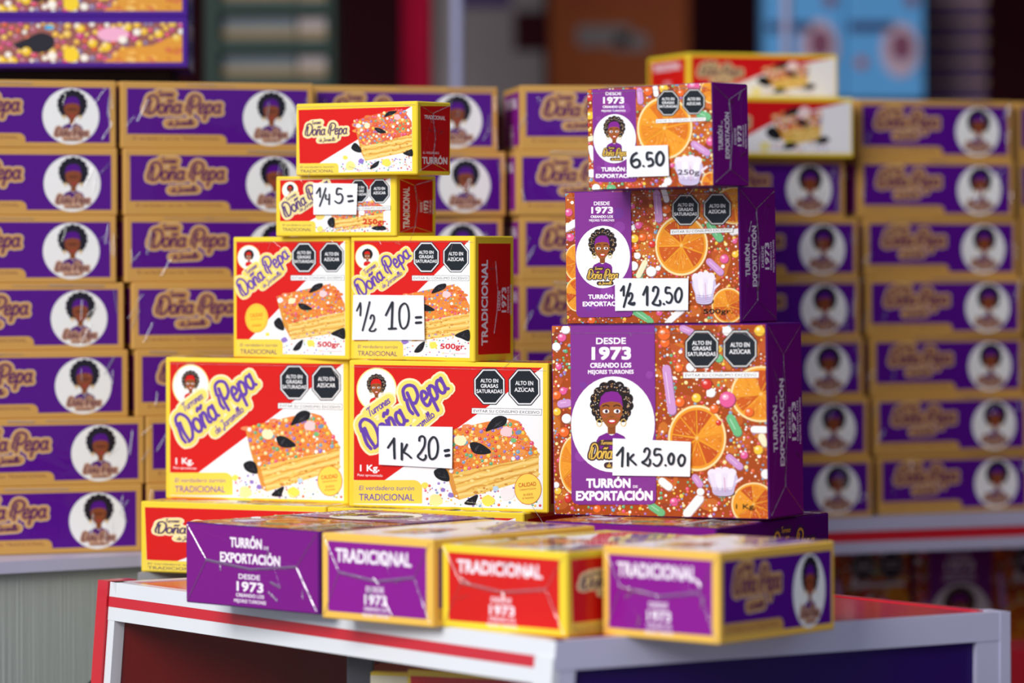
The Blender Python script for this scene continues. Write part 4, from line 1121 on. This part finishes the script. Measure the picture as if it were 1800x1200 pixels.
# ------------------------------------------------------------------ hand-written price cards, taped to the boxes
def price_card(host_kind, M, quad, card, strokes, label):
    """quad = the host's front in the photo (TL,TR,BR,BL); card = the card's corners; strokes = (width, [(x,y)..], closed)"""
    dims = DIM[host_kind]; W, H, T = dims
    h = homog(quad)
    def uv(P):
        q = np.c_[np.array(P, float), np.ones(len(P))] @ h.T; return q[:, :2] / q[:, 2:]
    C = uv(card); c0 = C.mean(0)
    Mo = M @ Matrix.Translation(((c0[0] - .5) * W, -T / 2 - .0022, c0[1] * H))
    root = empty('price_card', mat=Mo); tag(root, label, 'price card', 'hand-written price cards')
    loc = [((p[0] - c0[0]) * W, (p[1] - c0[1]) * H) for p in C]
    n = 6                                      # paper with a slight curl
    V = []; F = []
    tl, tr, br, bl = map(np.array, loc)
    for side in (0, 1):
        for i in range(n + 1):
            for j in range(n + 1):
                a, b = i / n, j / n
                p = (tl * (1 - a) + tr * a) * (1 - b) + (bl * (1 - a) + br * a) * b
                curl = .0009 * (2 * a - 1) ** 2 * (.4 + .6 * b)
                V.append((p[0], -curl + (.0003 if side else 0), p[1]))
    m = n + 1
    for i in range(n):
        for j in range(n):
            a = i * m + j
            F.append((a, a + 1, a + m + 1, a + m)); F.append((m * m + a, m * m + a + m, m * m + a + m + 1, m * m + a + 1))
    edge = [i * m for i in range(m)] + [n * m + j for j in range(1, m)] + [i * m + n for i in range(n - 1, -1, -1)] + [j for j in range(n - 1, 0, -1)]
    for a, b in zip(edge, edge[1:] + edge[:1]): F.append((a, b, m * m + b, m * m + a))
    o = mesh_obj('paper', V, F, M_PAPER, root, cols=[lin((244, 245, 248))] * len(F))
    A = Art(quad); A.part = 'lettering'
    for w, P, cl in strokes: A.stroke(P, w, (44, 48, 56), closed=cl, n=5)
    for p, (v, f, c) in A.build(W, H, (-c0[0] * W, 0, -c0[1] * H), (1, 0, 0), (0, 0, 1), (0, -1, 0), z0=.0011).items():
        mesh_obj('lettering', v, f, M_PAPER, root, cols=c)
    return root
def sc_strokes(ox, oy, k, L): return [(w / k, [(ox + x / k, oy + y / k) for x, y in P], cl) for w, P, cl in L]
def corners_from(kind, M):
    """project the host's front corners with the camera, so card pixels land where they were read"""
    W, H, T = DIM[kind]; out = []
    for x, z in ((-W / 2, H), (W / 2, H), (W / 2, 0), (-W / 2, 0)):
        p = M @ Vector((x, -T / 2, z)); a = FPX * p.x / p.y; b = -FPX * (p.z - CAMZ) / p.y + YH - 600
        out.append((900 + a * math.cos(ROL) - b * math.sin(ROL), 600 + a * math.sin(ROL) + b * math.cos(ROL)))
    return out
mR1B = place(.0336, 3.4750, zR, -.4140, DIM['R1'], 'u', -.006)
mR2B = place(-.0360, 3.5040, zR2, -.5996, DIM['R2'], 'u', -.006)
mR4 = place(-.1119, 3.5530, zR4, -.5810, DIM['R4'], 'u', -.0046)
mE1, mE2, mE4 = e1.matrix_world.copy(), e2.matrix_world.copy(), e4.matrix_world.copy()
price_card('R1', mR1B, corners_from('R1', mR1B), [(667.5, 748), (797, 750), (796.5, 823), (668, 816)], sc_strokes(625, 735, 9, [
    (34, [(530, 460), (628, 315)], 0), (36, [(626, 315), (628, 480), (634, 630)], 0), (36, [(748, 395), (748, 645)], 0), (34, [(830, 410), (775, 520)], 0), (32, [(765, 525), (840, 570), (895, 620)], 0),
    (32, [(1024, 350), (1030, 300), (1075, 278), (1112, 320), (1105, 430), (1050, 530), (1000, 600), (1080, 655), (1125, 620), (1125, 580)], 0),
    (34, [(1240, 295), (1180, 380), (1180, 560), (1215, 640), (1290, 600), (1320, 460), (1295, 330)], 1), (46, [(1432, 510), (1490, 500)], 0), (46, [(1445, 588), (1498, 580)], 0)]), 'white price card reading 1k 20 on the large red box')
price_card('E1', mE1, corners_from('E1', mE1), [(1079, 770), (1216, 776), (1215, 837), (1079, 835)], sc_strokes(1060, 760, 10, [
    (40, [(268, 395), (370, 260)], 0), (40, [(372, 260), (366, 420), (358, 590)], 0), (42, [(460, 360), (460, 575)], 0), (36, [(560, 380), (490, 450)], 0), (38, [(490, 455), (600, 560)], 0),
    (38, [(745, 335), (765, 285), (810, 275), (840, 330), (815, 420), (760, 490), (710, 520), (780, 560), (820, 580), (850, 530), (845, 470)], 0),
    (38, [(1030, 290), (940, 290), (930, 390), (1020, 380), (1055, 460), (1010, 560), (950, 580), (910, 545)], 0), (40, [(1120, 570), (1122, 574)], 0),
    (44, [(1220, 365), (1170, 450), (1200, 545), (1250, 530), (1265, 420)], 1), (44, [(1400, 390), (1345, 480), (1385, 580), (1445, 540), (1460, 440)], 1)]), 'white price card reading 1k 25.00 on the largest purple box')
price_card('R2', mR2B, corners_from('R2', mR2B), [(623.5, 518), (747, 519), (749, 597), (622, 597)], sc_strokes(610, 505, 12, [
    (34, [(240, 490), (310, 330)], 0), (38, [(315, 325), (322, 450), (314, 590)], 0), (38, [(510, 305), (440, 600), (362, 905)], 0),
    (36, [(525, 655), (545, 590), (590, 590), (605, 680), (560, 800), (505, 905), (600, 915), (640, 870)], 0), (40, [(850, 585), (985, 310)], 0), (44, [(995, 310), (985, 570), (975, 860)], 0), (44, [(915, 870), (1065, 862)], 0),
    (40, [(1240, 335), (1150, 430), (1135, 640), (1170, 820), (1235, 865), (1310, 780), (1340, 590), (1310, 400)], 1), (54, [(1490, 632), (1595, 626)], 0), (54, [(1490, 745), (1595, 738)], 0)]), 'white price card reading 1/2 10 on the square red box')
price_card('E2', mE2, corners_from('E2', mE2), [(1083, 489), (1212, 489), (1212, 545), (1084, 546)], sc_strokes(1070, 480, 11.25, [
    (38, [(268, 345), (325, 255)], 0), (40, [(328, 255), (326, 440)], 0), (40, [(455, 205), (390, 430), (328, 665)], 0), (38, [(425, 450), (440, 400), (490, 400), (490, 480), (440, 570), (430, 600), (520, 620), (540, 580)], 0), (46, [(440, 600), (530, 590)], 0),
    (40, [(710, 425), (780, 265)], 0), (44, [(790, 265), (788, 625)], 0), (42, [(905, 350), (915, 290), (960, 268), (1005, 310), (990, 420), (930, 540), (900, 600), (1020, 632), (1050, 590), (1040, 540)], 0), (46, [(1118, 605), (1122, 609)], 0),
    (42, [(1235, 285), (1165, 285), (1160, 385), (1240, 390), (1285, 470), (1250, 570), (1200, 582), (1175, 560)], 0), (46, [(1410, 292), (1345, 400), (1360, 540), (1420, 565), (1470, 460), (1465, 340)], 1)]), 'white price card reading 1/2 12.50 on the middle purple box')
price_card('E4', mE4, corners_from('E4', mE4), [(1104, 257), (1176, 255), (1179, 309), (1105, 311)], sc_strokes(1090, 245, 15, [
    (66, [(480, 355), (380, 430), (335, 570), (380, 700), (470, 735), (560, 670), (545, 560), (470, 530), (380, 580)], 0), (60, [(662, 700), (666, 704)], 0),
    (62, [(880, 355), (760, 360), (765, 530), (860, 500), (915, 600), (890, 670), (795, 705)], 0), (72, [(1095, 330), (1010, 430), (1010, 600), (1090, 680), (1170, 610), (1195, 480), (1160, 380)], 1)]), 'white price card reading 6.50 on the smallest purple box')
price_card('R4', mR4, corners_from('R4', mR4), [(552.5, 321.5), (630.5, 323), (629, 377), (554, 377)], sc_strokes(540, 310, 15, [
    (38, [(285, 445), (370, 300)], 0), (40, [(378, 300), (382, 545)], 0), (38, [(530, 305), (455, 540), (368, 785)], 0), (36, [(535, 480), (530, 590), (600, 600)], 0), (36, [(625, 465), (618, 735)], 0),
    (42, [(945, 325), (835, 320), (820, 470), (930, 460), (975, 570), (930, 680), (850, 700), (775, 650)], 0), (56, [(1115, 520), (1220, 515)], 0), (56, [(1130, 658), (1250, 638)], 0)]), 'white price card reading 1/4 5 on the small red box')
# ------------------------------------------------------------------ boxes inside the case, under the glass
Ac = Art([(0, 0), (100, 0), (100, 140), (0, 140)], (.02, .02, .98, .98)); Ac.rect(7, 7, 93, 133, (236, 232, 205)); Ac.rect(20, 40, 80, 44, YEL); Ac.rect(20, 55, 80, 120, (214, 40, 34))
K['CR'] = make_kind(DIM['CR'], 'red', [('front', Ac)])
zin = Z0 - .345
for kd, pxr, yw, lab, Y in (('CR', 729, -.30, 'small cream and yellow box inside the display case behind the glass', 3.27), ('R4B', 985, -.45, 'red and yellow box inside the display case, right of the cream one', 3.19)):
    zt_ = zat(1181 if kd == 'CR' else 1190, Y)
    st = box_obj('riser_block', -.03, .03, 0, .05, 0, zt_ - DIM[kd][1] - zin - .0002, M_MAROON, None)
    st.location = (at(pxr, Y) - .03, Y + .004, zin + .0001); st.rotation_euler = (0, 0, yw)
    tag(st, 'maroon riser block under the ' + ('cream' if kd == 'CR' else 'red') + ' box inside the display case', 'riser')
    make_box('nougat_box', K[kd], place(at(pxr, Y), Y, zt_ - DIM[kd][1] + .0002, yw, DIM[kd], 'u'), lab)

# ------------------------------------------------------------------ stacks behind
ORD = ['topmost', 'second from the top', 'third from the top', 'fourth from the top', 'fifth from the top', 'sixth from the top', 'bottom']
ROWS = ['the topmost box', 'second box from the top', 'third box from the top', 'fourth box from the top', 'fifth box from the top', 'sixth box from the top', 'the lowest box']
rs = random.Random(4)
T_ = DIM['GB'][2]; GW = DIM['GB'][0]
def stack(n, edge, pxs, Y, yaw, where, group, z=ZS, names=None):
    """n boxes on their backs; edge 'r'/'l': pxs = pixel of the right / left front corner of each box, top first"""
    for i in range(n):
        px = pxs[min(i, len(pxs) - 1)]
        yw = yaw + rs.uniform(-.02, .02)
        YY = Y + rs.uniform(-.002, .002)
        x = at(px, YY); y = YY
        if edge == 'l': x += GW * math.cos(yw); y += GW * math.sin(yw)
        w = film_ridges(DIM['GB'], rs, ends=False, front=False, side=True)
        make_box('nougat_box', K['GB'], place(x, y, z + (n - 1 - i) * T_ + .0002, yw, DIM['GB'], 's'),
                 'purple and gold box, %s in %s' % (ORD[i] if i < n - 1 else 'bottom', where), group, w)
G1 = 'purple and gold boxes stacked behind'
stack(7, 'r', [205, 207, 205, 218, 225, 253, 249], 3.835, .33, 'the stack at the left edge', G1)
stack(7, 'l', [213, 218, 220, 232, 238, 256, 258], 3.835, .33, 'the second stack from the left', G1)
stack(7, 'r', [876, 890, 885, 890, 896, 908, 909], 4.004, .33, 'the stack behind the red pyramid', G1)
stack(7, 'l', [915, 908, 914, 914, 916, 924, 925], 3.957, .13, 'the stack between the two pyramids', G1)
stack(6, 'r', [1486, 1509, 1512, 1518, 1527, 1533], 4.315, .40, 'the stack just right of the tower', G1)
stack(7, 'l', [1508, 1510, 1520, 1523, 1531, 1536, 1541], 4.33, .40, 'the tall stack at the right', G1)
stack(7, 'l', [1788, 1789, 1796, 1802, 1804, 1808, 1812], 4.425, .40, 'the stack cut by the right edge', G1)
# red boxes on top of the fifth stack
z5 = ZS + 6 * T_ + .0004
make_box('nougat_box', K['RB'], place(at(1501, 4.30), 4.30, z5, .39, DIM['RB'], 's'), 'red and white box lying on the stack right of the tower, lower of two', 'red boxes behind the tower')
make_box('nougat_box', K['RS'], place(at(1474, 4.36), 4.36, z5 + DIM['RB'][2] + .0002, .32, DIM['RS'], 's'), 'slim red and white box, topmost behind the tower, its red end showing', 'red boxes behind the tower')
# close-up boxes on the left stacks, on an added dark spacer that stands for the shaded gap
zt = ZS + 7 * T_ + .0004
tr = box_obj('shade_gap_spacer', at(-40, 3.98), at(300, 3.98), 3.97, 4.09, zt, zt + .018, M_GAPSHADE)
tag(tr, 'added dark spacer for the shaded gap under the photo boxes', 'spacer')
for i in range(2):
    make_box('nougat_box', K['P'], place(at(332, 3.92), 3.92, zt + .0182 + i * DIM['P'][2], .05, DIM['P'], 's'),
             ['purple bordered box with close-up of sweets, lower of two at the top left', 'purple bordered box with close-up of sweets, cut by the top edge'][i], 'photo boxes on the left stacks')

# ------------------------------------------------------------------ export boxes on the open shelf at the right
zsh = CAMZ - .531
for i in range(2):
    a = .20 + (i - 1) * .2265
    p = R0 + u * (a + .222) + v * .14
    make_box('nougat_box', K['E1'], place(p.x - .012, p.y, zsh + .0003, .395, DIM['E1'], 'u'),
             ['purple export box on the dark shelf, half hidden by the front row', 'purple export box with 1973 and portrait on the dark shelf at right'][i], 'export boxes on the dark shelf')

# ------------------------------------------------------------------ the dim inside of the stall, far behind
def far_thing(name, label, cat, group=None, loc=(0, 0, 0)):
    r = empty(name, loc); tag(r, label, cat, group); return r
M_GREEN = plain('green_shelving', (6, 48, 36), .5, noise=.15)
M_TEAL = plain('pale_carton', (108, 118, 124), .6, noise=.15)
M_TAN = plain('tan_carton', (150, 124, 80), .6, noise=.12)
M_BLUE = plain('sky_blue_carton', (96, 178, 244), .5, noise=.06)
M_PINKW = plain('pale_pink_disc', (206, 180, 200), .6, noise=.08)
M_PLUM = plain('plum_print', (132, 70, 100), .6, noise=.1)
M_NAVY = plain('navy_print', (48, 52, 108), .6, noise=.1)
M_ORNG = plain('orange_print', (196, 84, 40), .6, noise=.1)
M_BROWN = plain('brown_poster', (190, 88, 14), .6, noise=.3, scale=5)
M_GREYP = plain('grey_board', (168, 156, 156), .6, noise=.2, scale=4)
M_CREAMC = plain('cream_carton', (214, 180, 146), .6, noise=.1)
M_PURPC = plain('purple_carton', (84, 52, 124), .6, noise=.1)
# red pillar and steel pole
Yp = 6.0
struct(box_obj('trim_1', at(706, Yp), at(757, Yp), Yp, Yp + .06, 0, 2.3, M_PILLAR))
pole = far_thing('steel_pole', 'slim grey steel pole right of the dark red pillar', 'pole', None, (at(805, 5.6), 5.6, 0))
nv = 14
V = [(.0085 * math.cos(6.2832 * i / nv), .0085 * math.sin(6.2832 * i / nv), z) for z in (0, 2.3) for i in range(nv)]
mesh_obj('shaft', V, [(i, (i + 1) % nv, nv + (i + 1) % nv, nv + i) for i in range(nv)], M_STEEL, pole, smooth=True)
box_obj('base_plate', -.03, .03, -.03, .03, 0, .008, M_STEEL, pole)
pole = far_thing('steel_pole', 'slim blue grey steel pole in front of the left sky blue carton', 'pole', None, (at(1384, 5.8), 5.8, 0))
mesh_obj('shaft', V, [(i, (i + 1) % nv, nv + (i + 1) % nv, nv + i) for i in range(nv)], M_STEEL, pole, smooth=True)
box_obj('base_plate', -.03, .03, -.03, .03, 0, .008, M_STEEL, pole)
# green rack with pale cartons
Yg = 5.7
rk = far_thing('shelf_rack', 'dark green shelf rack in the dim back, above the left stacks', 'shelf', None, (at(470, Yg), Yg, 0))
def rel(o, r): o.parent = r; o.matrix_parent_inverse = Matrix.Translation(-r.location); return o
rel(box_obj('upright', at(362, Yg), at(384, Yg), Yg, Yg + .3, 0, 2.25, M_GREEN), rk); rel(box_obj('upright', at(578, Yg), at(590, Yg), Yg, Yg + .3, 0, 2.25, M_GREEN), rk)
rel(box_obj('back_panel', at(362, Yg), at(590, Yg), Yg + .3, Yg + .31, 0, 2.25, M_GREEN), rk)
for k, yb in enumerate((135, 68, 0)):
    zb_ = zat(yb, Yg)
    rel(box_obj('shelf_board', at(386, Yg), at(577, Yg), Yg + .002, Yg + .298, zb_ - .02, zb_, M_GREEN), rk)
    for j, (xa, xb) in enumerate(((388, 520), (524, 574))):
        c = far_thing('carton', ['wide', 'narrow'][j] + ' pale tan-edged carton on the green rack, ' + ['lowest', 'middle', 'top'][k] + ' shelf', 'box', 'cartons on the green rack', (at((xa + xb) / 2, Yg), Yg + .1, zb_))
        x0, x1 = at(xa, Yg) - c.location.x, at(xb, Yg) - c.location.x
        box_obj('body', x0, x1, -.08, .1, .0003, .036, M_TEAL if j == 0 else M_GREYP, c); box_obj('band', x0 - .001, x1 + .001, -.082, .102, .004, .016, M_TAN, c)
# grey board coloured as glass reflections, brown poster / covered goods right of the pole
Yq = 7.0
def slab(name, label, cat, x0, y0, x1, y1, Y, m, parts=()):
    r = far_thing(name, label, cat, None, (at((x0 + x1) / 2, Y), Y, zat(y1, Y)))
    rel(box_obj('board', at(x0, Y), at(x1, Y), Y, Y + .02, zat(y1, Y), zat(y0, Y), m), r)
    for nm, a0, b0, a1, b1, mm in parts:
        rel(box_obj(nm, at(a0, Y), at(a1, Y), Y - .004, Y, zat(b1, Y), zat(b0, Y), mm), r)
    return r
slab('poster', 'dim grey board standing in for glass reflections, right of the steel pole', 'poster', 765, -40, 958, 190, Yq, M_GREYP, [('print', 800, -40, 900, 12, M_PURPC), ('print', 905, 20, 958, 90, M_DARK)])
slab('poster', 'dim brown and orange poster behind the tower', 'poster', 968, -40, 1212, 190, Yq, M_BROWN, [('print', 1015, 45, 1110, 82, M_GREYP), ('print', 1080, 60, 1140, 90, M_GREYP), ('print', 985, -10, 1190, 10, M_ORNG)])
# blue cartons with pale discs
Yb = 6.3
for k, (xa, xb, cx, lab) in enumerate(((1345, 1484, 1440, 'blurred sky blue carton with pale disc, left of the pair at the top right'), (1487, 1625, 1583, 'blurred sky blue carton with pale disc, right of the pair at the top right'))):
    r = far_thing('carton', lab, 'box', 'sky blue cartons at the back', (at((xa + xb) / 2, Yb), Yb, zat(176, Yb)))
    rel(box_obj('body', at(xa, Yb), at(xb, Yb), Yb, Yb + .12, zat(176, Yb), zat(-60, Yb), M_BLUE), r)
    cy = 90 - 6 * (1 - k)
    def disc(nm, x, y, rx, ry, m, d):
        P = [(at(x + rx * math.cos(t * .2618), Yb), zat(y + ry * math.sin(t * .2618), Yb)) for t in range(24)]
        V = [(p[0], Yb - d, p[1]) for p in P] + [(p[0], Yb, p[1]) for p in P]
        rel(mesh_obj(nm, V, [tuple(range(24))] + [(i, 24 + i, 24 + (i + 1) % 24, (i + 1) % 24) for i in range(24)], m), r)
    disc('disc', cx, cy, 34, 48, M_PINKW, .003); disc('emblem', cx + 2, cy - 6, 20, 26, M_PLUM, .005); disc('seal', cx - 68, 112, 10, 10, M_ORNG, .003); disc('seal', cx + 20, 2, 12, 12, M_PLUM, .003)
    rel(box_obj('title_band', at(cx - 90, Yb), at(cx - 10, Yb), Yb - .003, Yb, zat(58, Yb), zat(40, Yb), M_NAVY), r)
# stacked cartons beyond, at the right
Ys = 6.5
for k in range(6):
    y1 = 190 - k * 36
    c = far_thing('carton', 'dim cream-edged carton in the back right stack, ' + ['lowest', 'second from the bottom', 'third from the bottom', 'fourth from the bottom', 'fifth from the bottom', 'topmost'][k], 'box', 'cartons stacked in the back right', (at(1682, Ys), Ys, zat(y1, Ys)))
    hh = 36 / FPX * Ys
    box_obj('body', at(1630, Ys) - c.location.x, at(1734, Ys) - c.location.x, 0, .15, .0002, hh, M_PURPC, c)
    box_obj('band', at(1628, Ys) - c.location.x, at(1736, Ys) - c.location.x, -.002, .15, .001, hh * .3, M_CREAMC, c)
# benches the far goods stand on
o = box_obj('back_bench', -1.6, 1.3, 6.27, 7.6, 0, .6, M_DARK); tag(o, 'dark bench along the back of the stall under the far goods', 'bench')
